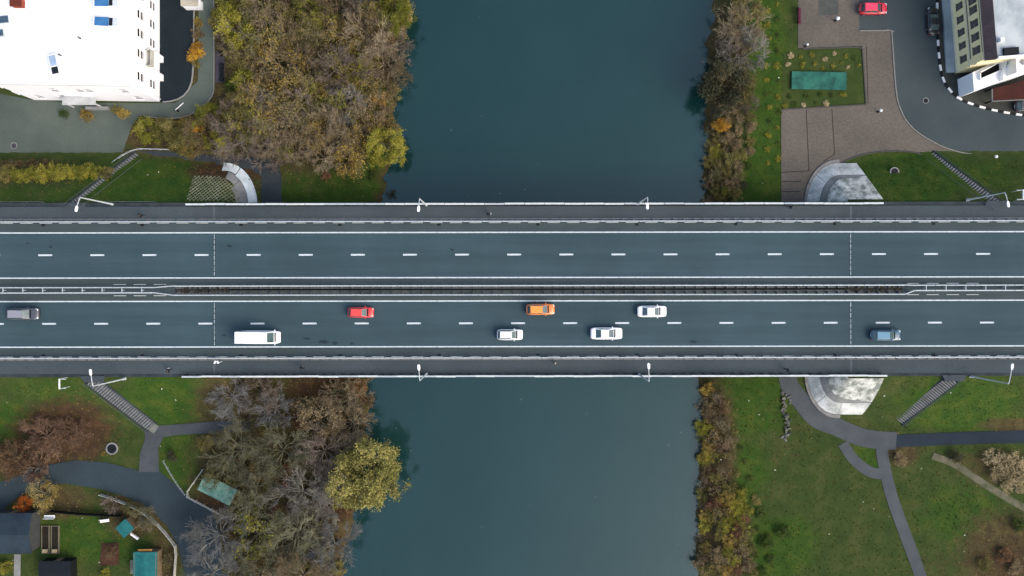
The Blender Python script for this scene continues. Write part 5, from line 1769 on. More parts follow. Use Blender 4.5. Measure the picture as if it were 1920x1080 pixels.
for i in range(9):
    plant(V_TWIGSH[i % 2], -5 + i * 13, 305 + R.uniform(-3, 3), 'rust' if i % 2 else 'dark_olive', 'brown', .55, 'dark low shrub behind the yellow hedge, %s from the left' % ('first second third fourth fifth sixth seventh eighth ninth'.split()[i]), 'dark shrubs behind the hedge', cat='shrub', name='shrub')
plant(V_SHRUB[0], 736, 366, 'dark_olive', 'brown', .9, 'dark shrub at the water beside the upper parapet', cat='shrub', name='shrub')
plant(V_SHRUB[1], 700, 325, 'green', 'brown', .8, 'green shrub under the round riverbank tree', cat='shrub', name='shrub')
plant(V_SHRUB[2], 610, 330, 'rust', 'brown', .6, 'small brown shrub on the lawn above the bridge', cat='shrub', name='shrub')

# -- lower left: big bare trees
for x, y, v, tw, k, lab in ((425, 748, V_BARES[0], 'blue_grey', 1.0, 'blue-grey bare tree just below the bridge parapet on the left'), (480, 742, V_BARES[1], 'mauve', 1.15, 'mauve-grey bare tree just below the bridge, right of a blue-grey one'),
                          (508, 770, V_BARES[0], 'blue_grey', .9, 'small blue-grey bare tree between two bare ones below the bridge'), (590, 790, V_SPARSE[0], 'tan', 1.0, 'tan twiggy tree below the brown slope under the bridge'),
                          (640, 745, V_BARES[1], 'tan', .95, 'tan bare tree by the water just below the bridge'), (655, 800, V_BARES[0], 'tan', 1.15, 'large tan bare tree above the willows'),
                          (440, 850, V_BARE[0], 'olive_grey', .95, 'big olive-grey bare tree beside the left lawn'), (520, 850, V_BARE[1], 'olive_grey', .9, 'big olive-grey bare tree in the grove, right of the lawn'),
                          (600, 850, V_BARE[2], 'mauve', .75, 'mauve bare tree left of the golden willow'), (470, 920, V_BARE[2], 'olive_grey', .85, 'olive-grey bare tree right of the green-roofed shed'),
                          (560, 930, V_BARE[0], 'grey', .9, 'grey bare tree in the middle of the lower grove'), (615, 935, V_BARE[1], 'grey', .72, 'pale grey bare tree below the golden willow'),
                          (400, 1010, V_BARE[1], 'blue_grey', .95, 'blue-grey bare tree overhanging the lane'), (545, 1010, V_BARE[2], 'olive_grey', 1.0, 'olive-grey bare tree near the bottom edge of the grove'),
                          (620, 1030, V_BARE[0], 'blue_grey', .85, 'blue-grey bare tree leaning over the water near the bottom'), (385, 1085, V_BARE[2], 'blue_grey', .9, 'blue-grey bare tree over the lane at the bottom edge'),
                          (560, 1090, V_BARE[1], 'tan', .9, 'tan bare tree at the bottom edge of the grove'), (480, 1085, V_BARE[0], 'olive_grey', .8, 'olive-grey bare tree at the bottom edge by the yellow-green one')):
    plant(v, x, y, 'brown', tw, k, lab, 'bare trees of the lower left grove')
plant(V_SPARSE[1], 470, 1010, 'yellow_green', 'olive_grey', 1.05, 'thin yellow-green tree among the bare ones near the bottom')
plant(V_SPARSE[2], 410, 888, 'olive', 'olive_grey', .85, 'olive half-bare tree above the green-roofed shed')
plant(V_SPARSE[0], 480, 885, 'ochre', 'olive_grey', .55, 'small ochre tree amid the big bare trees')
for i, (x, y) in enumerate(scatter([(380, 830), (690, 700), (690, 790), (640, 870), (640, 1080), (430, 1080), (460, 960), (400, 860)], 30, 14, 3000)):
    lf = R.choice(['brown', 'olive', 'dark_olive', 'rust', 'olive'])
    e = plant(V_TWIGSH[i % 2] if i % 2 else V_SHRUB[i % 3], x, y, lf, R.choice(['olive_grey', 'brown', 'tan']), R.uniform(.8, 1.3), '', 'undergrowth of the lower left grove', cat='shrub', name='shrub')
    e['label'] = '%s shrub under the bare trees, %s' % (lf.replace('_', '-'), '')
    ZONE2 = globals().setdefault('ZONE2', [])
    ZONE2.append((e, V_SHRUB[0], lf, 'brown', x, y))
zone_labels(ZONE2, lambda x: 'near the lane' if x < 450 else 'in the lower grove' if x < 560 else 'near the water',
            lambda y: 'just below the bridge' if y < 770 else 'above the willow row' if y < 840 else 'level with the willows' if y < 930 else 'below the willows' if y < 1010 else 'near the bottom edge')
# -- rusty trees, far left
for x, y, v, lf, tw, k, lab in ((70, 822, V_BARES[0], 'rust', 'rust', 1.1, 'rust-brown half-bare tree above the lane on the far left'), (130, 815, V_BARES[1], 'rust', 'rust', .8, 'smaller rust-brown tree right of the big rusty one'),
                              (15, 862, V_SPARSE[2], 'rust', 'brown', .9, 'russet half-bare tree at the left edge above the lane'), (60, 880, V_SPARSE[1], 'rust', 'mauve', .6, 'low rusty tree overhanging the lane at the far left'),
                              (78, 930, V_SPARSE[0], 'ochre', 'olive_grey', .65, 'olive-ochre half-bare tree beside the slate-roofed house'), (40, 945, V_LEAFY[1], 'red', 'brown', .36, 'bright red-orange small tree at the corner of the slate roof'),
                              (205, 945, V_BARES[1], 'brown', 'mauve', .45, 'small bare bush behind the white garden benches'), (268, 972, V_BARES[0], 'brown', 'olive_grey', .6, 'olive-grey bare bush right of the teal canopy'),
                              (245, 955, V_SPARSE[2], 'olive', 'olive_grey', .4, 'small olive bush between the fence and the teal canopy'), (205, 1035, V_TWIGSH[0], 'rust', 'brown', .9, 'rust-brown bush on the dug soil patch'),
                              (312, 1050, V_TWIGSH[1], 'olive', 'tan', .8, 'tan bush between the teal shed and the fence'), (55, 1022, V_SHRUB[2], 'rust', 'brown', .5, 'small rust shrub at the corner of the slate-roofed house'),
                              (195, 1078, V_SHRUB[1], 'yellow_green', 'brown', .8, 'yellow-green shrub at the bottom edge left of the teal shed'), (5, 1065, V_SHRUB[0], 'yellow_green', 'brown', .9, 'yellow-green shrub at the bottom left corner'),
                              (320, 855, V_SHRUB[1], 'dark_olive', 'blue_grey', .75, 'dark round bush on the lawn beside the forked footpath'), (192, 850, V_SHRUB[0], 'ochre', 'brown', .3, 'tiny ochre shrub at the edge of the lane')):
    plant(v, x, y, lf, tw, k, lab, cat='shrub' if v in V_SHRUB or v in V_TWIGSH else 'tree', name='shrub' if v in V_SHRUB or v in V_TWIGSH else 'tree')
# -- right bank
for x, y, v, lf, tw, k, lab in ((1398, 46, V_BARES[0], None, 'tan', 1.2, 'tan-pink bare tree on the right bank near the top'), (1404, 98, V_BARES[1], None, 'grey', 1.15, 'pale grey bare tree on the right bank'),
                              (1370, 75, V_BARES[1], None, 'mauve', .75, 'mauve bare tree at the water on the right bank'), (1405, 12, V_SPARSE[1], 'olive', 'tan', .8, 'olive half-bare tree at the top of the right bank'),
                              (1362, 158, V_LEAFY[0], 'dark_olive', 'brown', 1.15, 'large dark olive round tree overhanging the right bank'), (1352, 118, V_LEAFY[1], 'dark_olive', 'olive_grey', .5, 'small grey-olive tree above the dark round one'),
                              (1400, 165, V_SPARSE[2], 'olive', 'brown', .6, 'olive half-bare tree right of the dark round one'), (1368, 200, V_BARES[0], None, 'tan', .45, 'small tan bare shrub below the dark round tree'),
                              (1410, 195, V_BARES[1], None, 'mauve', .45, 'mauve bare shrub on the edge of the right lawn')):
    plant(v, x, y, lf, tw, k, lab, lean=(-1.2, 0) if lf == 'dark_olive' and k > 1.0 else (0, 0))
RB = []
for i, (x, y) in enumerate([(1358, 236), (1350, 232), (1345, 285), (1348, 292)] + scatter([(1335, 215), (1415, 215), (1405, 300), (1390, 378), (1330, 378), (1328, 250)], 17, 22, 2500)):
    lf = 'orange' if i < 2 else 'yellow_green' if i < 4 else R.choice(['olive', 'olive', 'green', 'brown', 'yellow_green', 'dark_olive'])
    tw = R.choice(['brown', 'tan', 'olive_grey'])
    v = V_SHRUB[i % 3] if i < 4 or i % 3 else V_TWIGSH[i % 2]
    RB.append((plant(v, x, y, lf, tw, R.uniform(.6, .95), '', 'shrubs of the upper right bank', cat='shrub', name='shrub'), V_SHRUB[0], lf, tw, x, y))
zone_labels(RB, lambda x: 'at the water' if x < 1350 else 'on the right bank' if x < 1380 else 'beside the right lawn', lambda y: 'under the dark round tree' if y < 260 else 'midway to the bridge' if y < 320 else 'just above the bridge')
RB2 = []
for i, (x, y) in enumerate([(1385, 975), (1378, 955), (1392, 990), (1365, 1035), (1375, 1050), (1322, 965), (1325, 1030), (1330, 770), (1322, 860)] + scatter([(1318, 725), (1350, 740), (1372, 800), (1375, 850), (1362, 900), (1405, 950), (1412, 1080), (1310, 1080), (1315, 850)], 19, 23, 3000)):
    lf = ('yellow_green', 'yellow_green', 'yellow_green', 'yellow_green', 'yellow_green', 'ochre', 'ochre', 'brown', 'ochre')[i] if i < 9 else R.choice(['olive', 'brown', 'rust', 'olive', 'ochre', 'yellow_green', 'ochre'])
    tw = R.choice(['brown', 'tan', 'mauve', 'olive_grey'])
    v = V_SHRUB[i % 3] if i < 9 or i % 2 else V_TWIGSH[i % 2]
    RB2.append((plant(v, x, y, lf, tw, R.uniform(.7, 1.1), '', 'shrubs of the lower right bank', cat='shrub', name='shrub'), V_SHRUB[0], lf, tw, x, y))
for i, (x, y) in enumerate(scatter([(1378, 800), (1420, 930), (1450, 1075), (1415, 1078), (1378, 880)], 26, 41, 900)):
    lf = R.choice(['green', 'olive', 'green'])
    RB2.append((plant(V_SHRUB[i % 3], x, y, lf, 'brown', R.uniform(.35, .7), '', 'shrubs of the lower right bank', cat='shrub', name='shrub', sz=.6), V_SHRUB[0], lf, 'brown', x, y))
zone_labels(RB2, lambda x: 'at the water' if x < 1338 else 'on lower right bank' if x < 1375 else 'by the lower lawn',
            lambda y: 'just below the bridge' if y < 790 else 'mid-strip' if y < 900 else 'where the strip widens' if y < 990 else 'near the bottom edge')
for i, (x, y, k) in enumerate(((1860, 862, 1.0), (1885, 868, 1.2), (1910, 872, 1.2), (1872, 890, 1.0), (1898, 900, 1.2), (1925, 895, 1.1), (1890, 915, .8), (1915, 918, .7))):
    plant(V_TWIGSH[i % 2], x, y, 'straw', 'tan', k, 'straw-coloured dry clump below the navy lane, %s from the left' % ('first third fifth second sixth eighth fourth seventh'.split()[i]), 'dry straw clumps', cat='shrub', name='dry_clump')
    TREES[-1].children[0].material_slots[0].material = LEAF['straw']
for i, (x, y, lf, lab) in enumerate(((1795, 858, 'dark_olive', 'dark bush just below the navy lane'), (1690, 862, 'brown', 'brown bush beside the narrow right footpath'), (1915, 985, 'green', 'pale green bush at the right edge of the lower lawn'), (1885, 1045, 'rust', 'rust bush near the bottom right corner'),
                                   (1905, 1068, 'brown', 'brown bush at the bottom right corner'), (1850, 1060, 'olive', 'olive bush left of the bottom right corner'), (1470, 1000, 'green', 'green bush on the lower right lawn'), (1440, 1020, 'green', 'bright green bush beside the riverside shrub strip'))):
    plant(V_SHRUB[i % 3], x, y, lf, 'brown', .9, lab, cat='shrub', name='shrub')
WEEDS = []
for i, (x, y) in enumerate(scatter([(1475, 104), (1612, 96), (1612, 128), (1475, 130)], 15, 31, 900) + scatter([(1472, 178), (1590, 176), (1560, 196), (1472, 200)], 17, 32, 600) + [(1440 + R.uniform(-4, 4), 20 + 26 * k) for k in range(12)] + [(1459 + R.uniform(-2, 3), 8 + 29 * k) for k in range(11)]):
    lf = R.choice(['yellow_green', 'yellow_green', 'straw', 'green']) if i < 26 else R.choice(['yellow_green', 'green'])
    WEEDS.append((plant(V_SHRUB[i % 3], x, y, lf, 'tan', R.uniform(.22, .42), '', 'weed tufts by the square', cat='weed', name='weed_tuft', sz=.6), V_SHRUB[0], lf, 'tan', x, y))
zone_labels(WEEDS, lambda x: 'on the riverside lawn' if x < 1450 else 'along the square edge' if x < 1470 else 'on the grass plot\'s left' if x < 1530 else 'on the grass plot\'s middle' if x < 1570 else 'on the grass plot\'s right',
            lambda y: 'at the top' if y < 70 else 'above the tarpaulin' if y < 137 else 'beside the tarpaulin' if y < 172 else 'below the tarpaulin' if y < 215 else 'by the drain slots' if y < 300 else 'near the bridge')
for e in WEEDS: e[0]['label'] = e[0]['label'].replace('leafy shrub', 'weed tuft')
for e in TREES:
    del e['_px'], e['_sp']

# ---------------------------------------------------------------- grass tufts, fallen leaves, litter: what nobody could count
rg = np.random.default_rng(77)


def pts_in(poly, X, Y):
    c = np.zeros(X.shape, bool)
    j = len(poly) - 1
    for i in range(len(poly)):
        xi, yi = poly[i]
        xj, yj = poly[j]
        if yi != yj:
            c ^= ((yi > Y) != (yj > Y)) & (X < (xj - xi) * (Y - yi) / (yj - yi) + xi)
        j = i
    return c


def free_points(n, grid=None, thr=None):
    X, Y = rg.uniform(-88, 88, n), rg.uniform(-52, 52, n)
    ok = np.maximum(shore(SH_L, Y) - X, X - shore(SH_R, Y)) > 0.6
    ok &= ~((Y < Y_N + .2) & (Y > Y_S - .2))
    X, Y = X[ok], Y[ok]
    for p in SHEETS:
        k = ~pts_in(p, X, Y)
        X, Y = X[k], Y[k]
    k = ~((X < -56) & (Y > 30) & (X < -56)) | (X > -56.5)
    X, Y = X[k], Y[k]
    return X, Y


def grid_val(A, X, Y):
    i = np.clip(np.searchsorted(ys, Y), 0, ny - 1)
    j = np.clip(np.searchsorted(xs, X), 0, nx - 1)
    return A[i, j]


X, Y = free_points(150000)
lit = np.maximum(grid_val(M_R, X, Y), grid_val(M_B, X, Y))
lush = grid_val(M_G, X, Y)
k = rg.random(len(X)) > lit * .85
for nm, sel, lf, lab in (('grass', k & (rg.random(len(X)) < .25 + .75 * lush), LEAF['green'], 'short lush green grass on the lawns and embankments'),
                         ('dry_grass', k & (rg.random(len(X)) > .3 + .6 * lush), LEAF['olive'], 'dull olive grass among the green lawns')):
    x, y = X[sel] + rg.normal(0, .14, sel.sum()), Y[sel] + rg.normal(0, .14, sel.sum())
    n = len(x)
    z = tz(x, y) - .05
    a = rg.uniform(0, 6.28, (n, 2))
    w = rg.uniform(.06, .15, n)
    h = rg.uniform(.04, .13, n)
    V, F = [], []
    for b in range(2):
        dx, dy = np.cos(a[:, b]) * w, np.sin(a[:, b]) * w
        ox, oy = np.cos(a[:, b] + 1.3) * h * .8, np.sin(a[:, b] + 1.3) * h * .8
        V.append(np.stack([np.stack([x - dx, y - dy, z], 1), np.stack([x + dx, y + dy, z], 1), np.stack([x + ox, y + oy, z + h], 1)], 1))
    V = np.concatenate(V).reshape(-1, 3)
    F = np.arange(len(V)).reshape(-1, 3)
    t = np.clip(np.tile(.5 + .3 * np.sin(x * .35 + 1.1 * np.sin(y * .4)) + rg.normal(0, .15, n), 2), 0, 1)
    o = link(nm, np_mesh(nm, V, F, t, (lf,)))
    tag(o, lab, 'grass', kind='stuff')
X, Y = free_points(130000)
lit = np.maximum(grid_val(M_R, X, Y), grid_val(M_B, X, Y) * .9)
k = rg.random(len(X)) < np.maximum(lit * .75, .004)
x, y = X[k], Y[k]
tips = [(Vector((a, b, c + .03)), 0.5) for a, b, c in zip(x, y, tz(x, y))]
V2, F2, T2 = leaves(rg, tips, 1, .13, (.05, .05, .02), 2.5)
o = link('fallen_leaves', np_mesh('fallen_leaves', V2, F2, rg.random(len(F2)), (leaf_mat('leaf_fallen', (0.045, 0.036, 0.018), (0.088, 0.066, 0.028), (0.20, 0.15, 0.05), .6),)))
tag(o, 'brown and yellow fallen leaves under the trees', 'leaves', kind='stuff')
# pale flecks floating on the river
fl = []
for k in range(36):
    y = rg.uniform(-50, 50)
    x = rg.uniform(float(shore(SH_L, y)) + 2, float(shore(SH_R, y)) - 1)
    fl.append((Vector((x, y, WATER + .02)), .5))
V2, F2, T2 = leaves(rg, fl, 1, .11, (.3, .3, 0.0), 60)
o = link('floating_leaves', np_mesh('floating_leaves', V2, F2, T2, (mat('pale_fleck', (.22, .24, .22), (.1, .12, .12), scale=1),)))
tag(o, 'pale flecks floating on the river', 'leaves', kind='stuff')
X, Y = free_points(700)
tips = [(Vector((a, b, c + .12)), .5) for a, b, c in zip(X, Y, tz(X, Y))]
tips = tips[:70]
V2, F2, T2 = leaves(rg, tips, 1, .14, (.1, .1, .0), 4)
o = link('litter', np_mesh('litter', V2, F2, T2, (mat('pale_litter', (.62, .64, .55), (.35, .38, .28), scale=.2),)))
tag(o, 'scattered pale scraps lying on the grass', 'litter', kind='stuff')

# ---------------------------------------------------------------- vehicles
def paint(name, c, rough=.3):
    return mat('paint_' + name, c, tuple(x * .92 for x in c), rough=rough, scale=.7, coat=.5, spec=.5)


STYLE = {  # belt height, hood nose height, tail height, cabin bottom rear/front, roof rear/front (fractions of length), height
    'sedan': (.93, .70, .86, -.37, .24, -.17, .05, 1.45),
    'hatch': (.95, .72, .92, -.475, .25, -.36, .06, 1.50),
    'suv': (1.05, .85, 1.0, -.475, .25, -.38, .07, 1.70),
    'wagon': (.97, .74, .95, -.475, .24, -.38, .06, 1.55),
    'van': (1.25, .95, 1.25, -.492, .385, -.488, .25, 2.45),
}


def car(style, label, cat, L, W, pm, loc, rz, roof_m=None, rails=False, name='car', front_dark=False, group=None):
    belt, nose, tail, br, bf, rr, rf, H = STYLE[style]
    e = empty(name, loc, rz, label, cat, group)
    hw = W / 2
    # body: lofted along its length
    rings = []
    N = 22
    for i in range(N + 1):
        t = -1 + 2 * i / N
        x = t * L / 2
        u = x / L
        w = hw * (1 - .16 * abs(t) ** 7 - .03 * t * t)
        if abs(t) == 1: w *= .93
        if u > bf - .02:
            q = (u - bf + .02) / (.5 - bf + .02)
            zt = belt - .03 - (belt - nose) * (q ** 2.2) * .95
        elif u < br:
            q = (br - u) / (.5 + br + 1e-6)
            zt = belt - (belt - tail) * q ** 2
        else: zt = belt
        if abs(t) > .97: zt -= .06
        zb = .22 + (.10 * abs(t) ** 6)
        rings.append([(x, -w * .93, zb), (x, -w, zb + .16), (x, -w, zt - .26), (x, -w * .965, zt - .08), (x, -w * .86, zt - .012), (x, -w * .45, zt + .018), (x, 0, zt + .025),
                      (x, w * .45, zt + .018), (x, w * .86, zt - .012), (x, w * .965, zt - .08), (x, w, zt - .26), (x, w, zb + .16), (x, w * .93, zb)])
    b = MB().loft(rings).build('body', pm, e, smooth=True, fix=True)
    # cabin frame
    cb, ct = hw * .88, hw * .70
    if style == 'van': cb, ct = hw * .95, hw * .86
    z0, z1 = belt - .05, H
    lo = [(br * L, -cb), (bf * L, -cb * .93), (bf * L, cb * .93), (br * L, cb)]
    hi = [(rr * L, -ct), (rf * L, -ct * .96), (rf * L, ct * .96), (rr * L, ct)]
    m = MB().add([(*p, z0) for p in lo] + [(*p, z1) for p in hi], [(3, 2, 1, 0), (4, 5, 6, 7), (0, 1, 5, 4), (1, 2, 6, 5), (2, 3, 7, 6), (3, 0, 4, 7)])
    cab = m.build('cabin', pm, e, bevel=.07)
    if roof_m:
        ml = MB().prism([(p[0] * .97 + .02, p[1] * .88) for p in hi], H - .002, H + .014)
        ml.build('lit_roof_panel', roof_m, e)  # lighter tone than the body: light from above put into the colour
    lo3, hi3 = [Vector((*p, z0)) for p in lo], [Vector((*p, z1)) for p in hi]

    def pane(nm, i, j, u0, u1, v0, v1):
        A, B, C, D = lo3[i], lo3[j], hi3[j], hi3[i]
        pt = lambda u, v: (A.lerp(B, u)).lerp(D.lerp(C, u), v)
        n = (B - A).cross(D - A).normalized()
        if n.dot((A + B + C + D) / 4 - Vector((0, 0, (z0 + z1) / 2)) - Vector((((A + C) / 2).x * .0, 0, 0))) < 0 and nm != 'x': n = -n
        q = [pt(u0, v0), pt(u1, v0), pt(u1, v1), pt(u0, v1)]
        MB().add([p + n * .014 for p in q] + [p - n * .02 for p in q], [(0, 1, 2, 3), (7, 6, 5, 4), (0, 4, 5, 1), (1, 5, 6, 2), (2, 6, 7, 3), (3, 7, 4, 0)]).build(nm, M_CGLASS, e, fix=True)
    pane('windscreen', 1, 2, .07, .93, .10, .94)
    if style != 'van': pane('rear_window', 3, 0, .08, .92, .16, .92)
    if style == 'van':
        pane('side_window', 0, 1, .80, .965, .30, .86)
        pane('side_window', 2, 3, .035, .20, .30, .86)
    else:
        pane('side_window', 0, 1, .08, .50, .18, .9)
        pane('side_window', 0, 1, .54, .94, .18, .9)
        pane('side_window', 2, 3, .06, .46, .18, .9)
        pane('side_window', 2, 3, .50, .92, .18, .9)
    # lamps, mirrors, bumpers, wheels
    for s in (-1, 1):
        MB().loft([[(L * .5 - .50, s * hw * .62, nose - .02), (L * .5 - .50, s * hw * .90, nose - .02), (L * .5 - .50, s * hw * .90, nose - .16), (L * .5 - .50, s * hw * .62, nose - .16)],
                   [(L * .5 - .07, s * hw * .52, nose - .06), (L * .5 - .07, s * hw * .82, nose - .06), (L * .5 - .07, s * hw * .82, nose - .18), (L * .5 - .07, s * hw * .52, nose - .18)]]).build('headlight', M_HEAD, e, fix=True).location.z = .075
        MB().box((-L * .5 + .09, s * hw * .68, tail - .24), (.16, hw * .34, .16)).build('tail_light', M_TAIL, e, bevel=.02)
        MB().box((bf * L - .28 * (1 if style != 'van' else -.2), s * (hw + .06), belt - .02), (.14, .22, .13), s * -.2).build('mirror', pm, e, bevel=.03)
        for x in (-.30, .31):
            r = .33 if style != 'suv' else .36
            wh = link('wheel', MB().tube([(0, -.11, 0), (0, .11, 0)], r, 16).mesh('wheel', M_TYRE), e, (x * L, s * (hw - .10), r))
            link('rim', MB().tube([(0, .112 * s, 0), (0, .125 * s, 0)], r * .62, 10).mesh('rim', M_RIM), wh)
    MB().box((L * .5 - .04, 0, .34), (.09, W * .62, .14)).build('grille', M_BLACKP, e, bevel=.02)
    MB().box((-L * .5 + .02, 0, .48), (.05, .52, .12)).build('number_plate', M_WMET, e)
    MB().box((bf * L + .10, 0, belt - .012), (.20, W * .68, .03)).build('wiper_cowl', M_BLACKP, e)
    if style == 'van':
        for k in range(4): MB().box((rr * L + .8 + k * .95, 0, H - .004), (.06, ct * 1.5, .022)).build('roof_rib', pm, e)
        MB().box((rr * L + 2.2, 0, H + .0), (.5, .5, .09)).build('roof_vent', SILV, e, bevel=.02)
    if rails:
        for s in (-1, 1): MB().box(((rr + rf) / 2 * L, s * ct * .92, H), ((rf - rr) * L * .85, .05, .07)).build('roof_rail', M_BLACKP, e)
    return e


WHITE = paint('white', (.80, .82, .83))
SILV = paint('silver_white', (.62, .66, .68))
lane = 'vehicles on the lower carriageway'


def on_road(px, py): return (xd(px), yd(py), DECK + .012)


car('suv', 'grey car at the far left of the lower carriageway', 'car', 4.9, 1.82, paint('graphite', (.055, .060, .075)), on_road(48, 587), 0, paint('light_grey', (.22, .225, .26)), group=lane)
car('van', 'long white van in the outer lane', 'van', 6.6, 2.05, WHITE, on_road(488, 631), -.005, name='van', group=lane)
car('hatch', 'red hatchback in the inner lane', 'car', 3.95, 1.62, paint('red', (.52, .030, .030)), on_road(678, 585), -.02, paint('red_lit', (.66, .06, .05)), group=lane)
car('wagon', 'silver-white estate car with roof rails in the outer lane', 'car', 3.95, 1.68, SILV, on_road(956, 627), 0, WHITE, rails=True, group=lane)
car('hatch', 'orange car in the inner lane', 'car', 4.35, 1.70, paint('orange', (.56, .17, .035)), on_road(1013, 580), .01, paint('orange_lit', (.68, .27, .045)), group=lane)
car('sedan', 'white saloon in the outer lane behind the other white saloon', 'car', 4.85, 1.84, WHITE, on_road(1136, 625), 0, group=lane)
car('sedan', 'white saloon in the inner lane ahead of the orange car', 'car', 4.45, 1.76, WHITE, on_road(1221, 584), 0, group=lane)
car('hatch', 'blue car at the right of the lower carriageway', 'car', 4.55, 1.72, paint('petrol_blue', (.020, .075, .125)), on_road(1657, 629), 0, paint('petrol_blue_lit', (.06, .19, .28)), group=lane)
car('suv', 'bright red parked car beside the paved square', 'car', 4.35, 1.85, paint('crimson', (.46, .012, .035)), (*G(1634, 20), .03), 0.0, paint('crimson_lit', (.62, .035, .085)))
car('sedan', 'black car parked at the striped kerb', 'car', 4.4, 1.8, paint('black', (.010, .012, .015)), (*G(1746, 43), .03), math.pi / 2 + .02)
car('wagon', 'dark grey car at the right edge below the rust-red porch', 'car', 4.4, 1.75, paint('dark_grey', (.03, .036, .042)), (*G(1924, 200), .11), .12)


# ---------------------------------------------------------------- people
def figure(seed, stride, coat, legs, hair, hat=False):
    """one continuous walking body: skin modifier over a skeleton, materials by height"""
    s = stride
    J = [(0, 0, .93), (.01, 0, 1.10), (.02, 0, 1.30), (.03, 0, 1.44), (.04, 0, 1.52), (.06, 0, 1.60), (.075, 0, 1.70), (.06, 0, 1.765)]
    Rd = [(.15, .13), (.135, .115), (.165, .115), (.11, .09), (.055, .055), (.075, .068), (.095, .082), (.06, .055)]
    E = [(0, 1), (1, 2), (2, 3), (3, 4), (4, 5), (5, 6), (6, 7)]

    def add(p, r, par):
        J.append(p)
        Rd.append(r)
        E.append((par, len(J) - 1))
        return len(J) - 1
    for d in (-1, 1):
        k = d * s
        h = add((.0, d * .10, .86), (.11, .10), 0)
        n = add((.18 * k + .05, d * .10, .48), (.075, .07), h)
        a = add((.26 * k - .06 * (k < 0), d * .10, .10 + (.06 if k < 0 else 0)), (.048, .045), n)
        add((.26 * k + .12, d * .11, .045 + (.02 if k < 0 else 0)), (.045, .035), a)
        sh = add((.02, d * .19, 1.40), (.075, .07), 3)
        el = add((-.14 * k + .0, d * .25, 1.14), (.055, .05), sh)
        wr = add((-.20 * k + .10, d * .25, .92), (.038, .034), el)
        pa = add((-.22 * k + .13, d * .245, .83), (.040, .022), wr)
    me = bpy.data.meshes.new('body')
    me.from_pydata([Vector(p) for p in J], E, [])
    o = bpy.data.objects.new('tmp', me)
    COL.objects.link(o)
    md = o.modifiers.new('s', 'SKIN')
    for i, r in enumerate(Rd): me.skin_vertices[0].data[i].radius = r
    me.skin_vertices[0].data[0].use_root = True
    o.modifiers.new('u', 'SUBSURF').levels = 1
    dg = bpy.context.evaluated_depsgraph_get()
    out = bpy.data.meshes.new_from_object(o.evaluated_get(dg))
    bpy.data.objects.remove(o)
    # fingers, rooted in the palm, and the nose
    mb = MB()
    for d in (-1, 1):
        k = d * s
        px, py, pz = -.22 * k + .13, d * .245, .83
        for f, (off, ln) in enumerate(((-.028, .07), (-.010, .08), (.009, .075), (.027, .06))):
            mb.tube([(px + off, py, pz + .01), (px + off, py - d * .004, pz - ln * .6), (px + off, py - d * .022, pz - ln)], [.009, .0085, .006], 5)
        mb.tube([(px - .03, py, pz + .05), (px - .05, py - d * .02, pz + .01), (px - .045, py - d * .03, pz - .02)], [.010, .009, .007], 5)
    mb.tube([(.165, 0, 1.685), (.185, 0, 1.66)], [.010, .014], 5)
    fm = mb.mesh('f')
    bm = bmesh.new()
    bm.from_mesh(out)
    bm.from_mesh(fm)
    me2 = bpy.data.meshes.new('body')
    bm.to_mesh(me2)
    bm.free()
    me2.materials.clear()
    skin = mat('skin', (.42, .25, .18), scale=4)
    for m in (coat, legs, skin, M_BLACKP): me2.materials.append(m)
    for p in me2.polygons:
        c = p.center
        p.use_smooth = True
        if c.z > 1.50 or (c.z < .93 and abs(c.y) > .20): p.material_index = 2
        elif c.z < .14: p.material_index = 3
        elif c.z < .80: p.material_index = 1
        else: p.material_index = 0
    hm = bpy.data.meshes.new('hair')
    bm = bmesh.new()
    bmesh.ops.create_uvsphere(bm, u_segments=12, v_segments=8, radius=1)
    for v in bm.verts: v.co = Vector((v.co.x * .115 + .05, v.co.y * .098, v.co.z * .10 + 1.735))
    bmesh.ops.delete(bm, geom=[v for v in bm.verts if v.co.z < 1.66 or (v.co.x > .11 and v.co.z < 1.74)], context='VERTS')
    bm.to_mesh(hm)
    bm.free()
    hm.materials.append(hair)
    return me2, hm


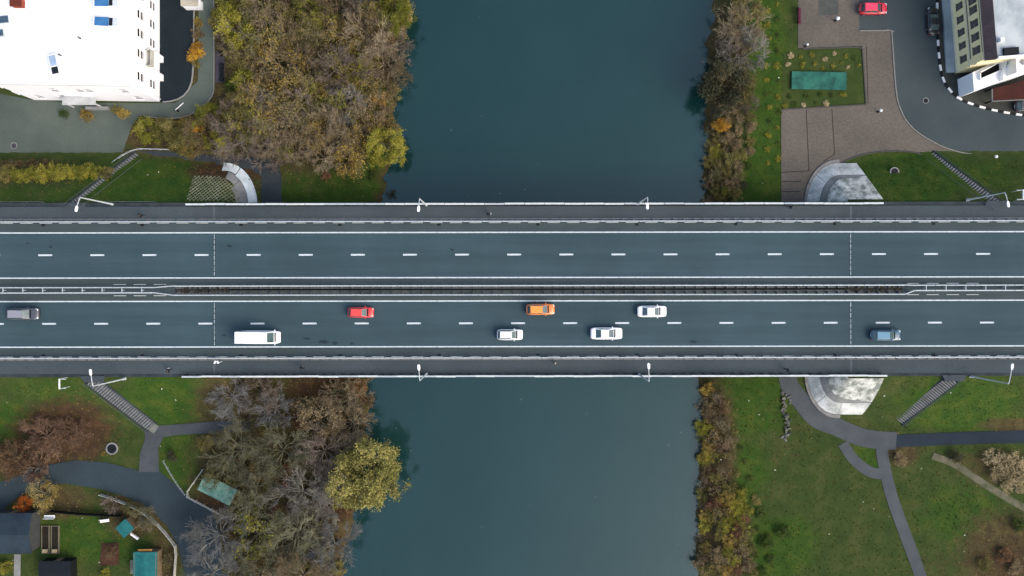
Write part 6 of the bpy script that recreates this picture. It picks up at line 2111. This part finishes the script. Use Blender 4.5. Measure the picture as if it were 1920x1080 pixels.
C_BLK = mat('cloth_black', (.010, .011, .013), scale=6, rough=.9)
C_NAVY = mat('cloth_navy', (.012, .020, .036), scale=6, rough=.9)
C_GREY = mat('cloth_grey', (.10, .11, .12), scale=6, rough=.9)
C_PALE = mat('cloth_pale', (.42, .44, .45), scale=6, rough=.9)
H_DK = mat('hair_dark', (.014, .010, .008), scale=9)
H_LT = mat('hair_fair', (.20, .15, .09), scale=9)
FIG = {'dark': figure(1, .9, C_BLK, C_NAVY, H_DK), 'navy': figure(2, -.8, C_NAVY, C_BLK, H_DK), 'grey': figure(3, .7, C_GREY, C_BLK, H_LT)}
for px, py, rz, k, lab, extra in ((916, 401, -1.5, 'dark', 'person in dark clothes with a pale bag on the upper footway over the river', 'bag'),
                                  (264, 404, 0.2, 'dark', 'person in black walking on the upper footway at the left', None),
                                  (1483, 389, 3.0, 'navy', 'person in dark clothes close to the upper parapet on the right', None),
                                  (1040, 680, 2.6, 'grey', 'person in grey with a pale hood on the lower footway over the river', 'hood'),
                                  (565, 690, 0.3, 'navy', 'person in navy on the lower footway left of the river', None),
                                  (316, 694, 0.1, 'dark', 'person in black on the lower footway near the left bridge end', 'bag'),
                                  (1476, 694, 3.1, 'navy', 'person in dark clothes on the lower footway at the right', None)):
    p = P(px, py, DECK + 1.0)
    e = empty('person', (p.x, p.y, DECK + .12), rz, lab, 'person')
    link('body', FIG[k][0], e)
    link('hair', FIG[k][1], e)
    if extra == 'bag':
        b = empty('shoulder_bag', (p.x + math.cos(rz + 1.57) * .36, p.y + math.sin(rz + 1.57) * .36, DECK + .82), rz, 'pale shoulder bag carried by the person on the %s footway' % ('upper' if py < 540 else 'lower'), 'bag')
        MB().box((0, 0, 0), (.34, .14, .30), top=.85).build('pouch', C_PALE, b, bevel=.03)
        MB().tube([(-.15, 0, .28), (-.05, -.12, .62), (.08, -.12, .62), (.15, 0, .28)], .012, 5).build('strap', C_BLK, b)
    elif extra == 'hood':
        MB().loft([[(-.10 + .06 * math.cos(a), r * math.sin(a), z + .05 * math.cos(a)) for a in np.linspace(0, 2 * math.pi, 11)[:-1]] for z, r in ((1.42, .16), (1.50, .17), (1.56, .11))]).build('hood', C_PALE, e, smooth=True, fix=True)
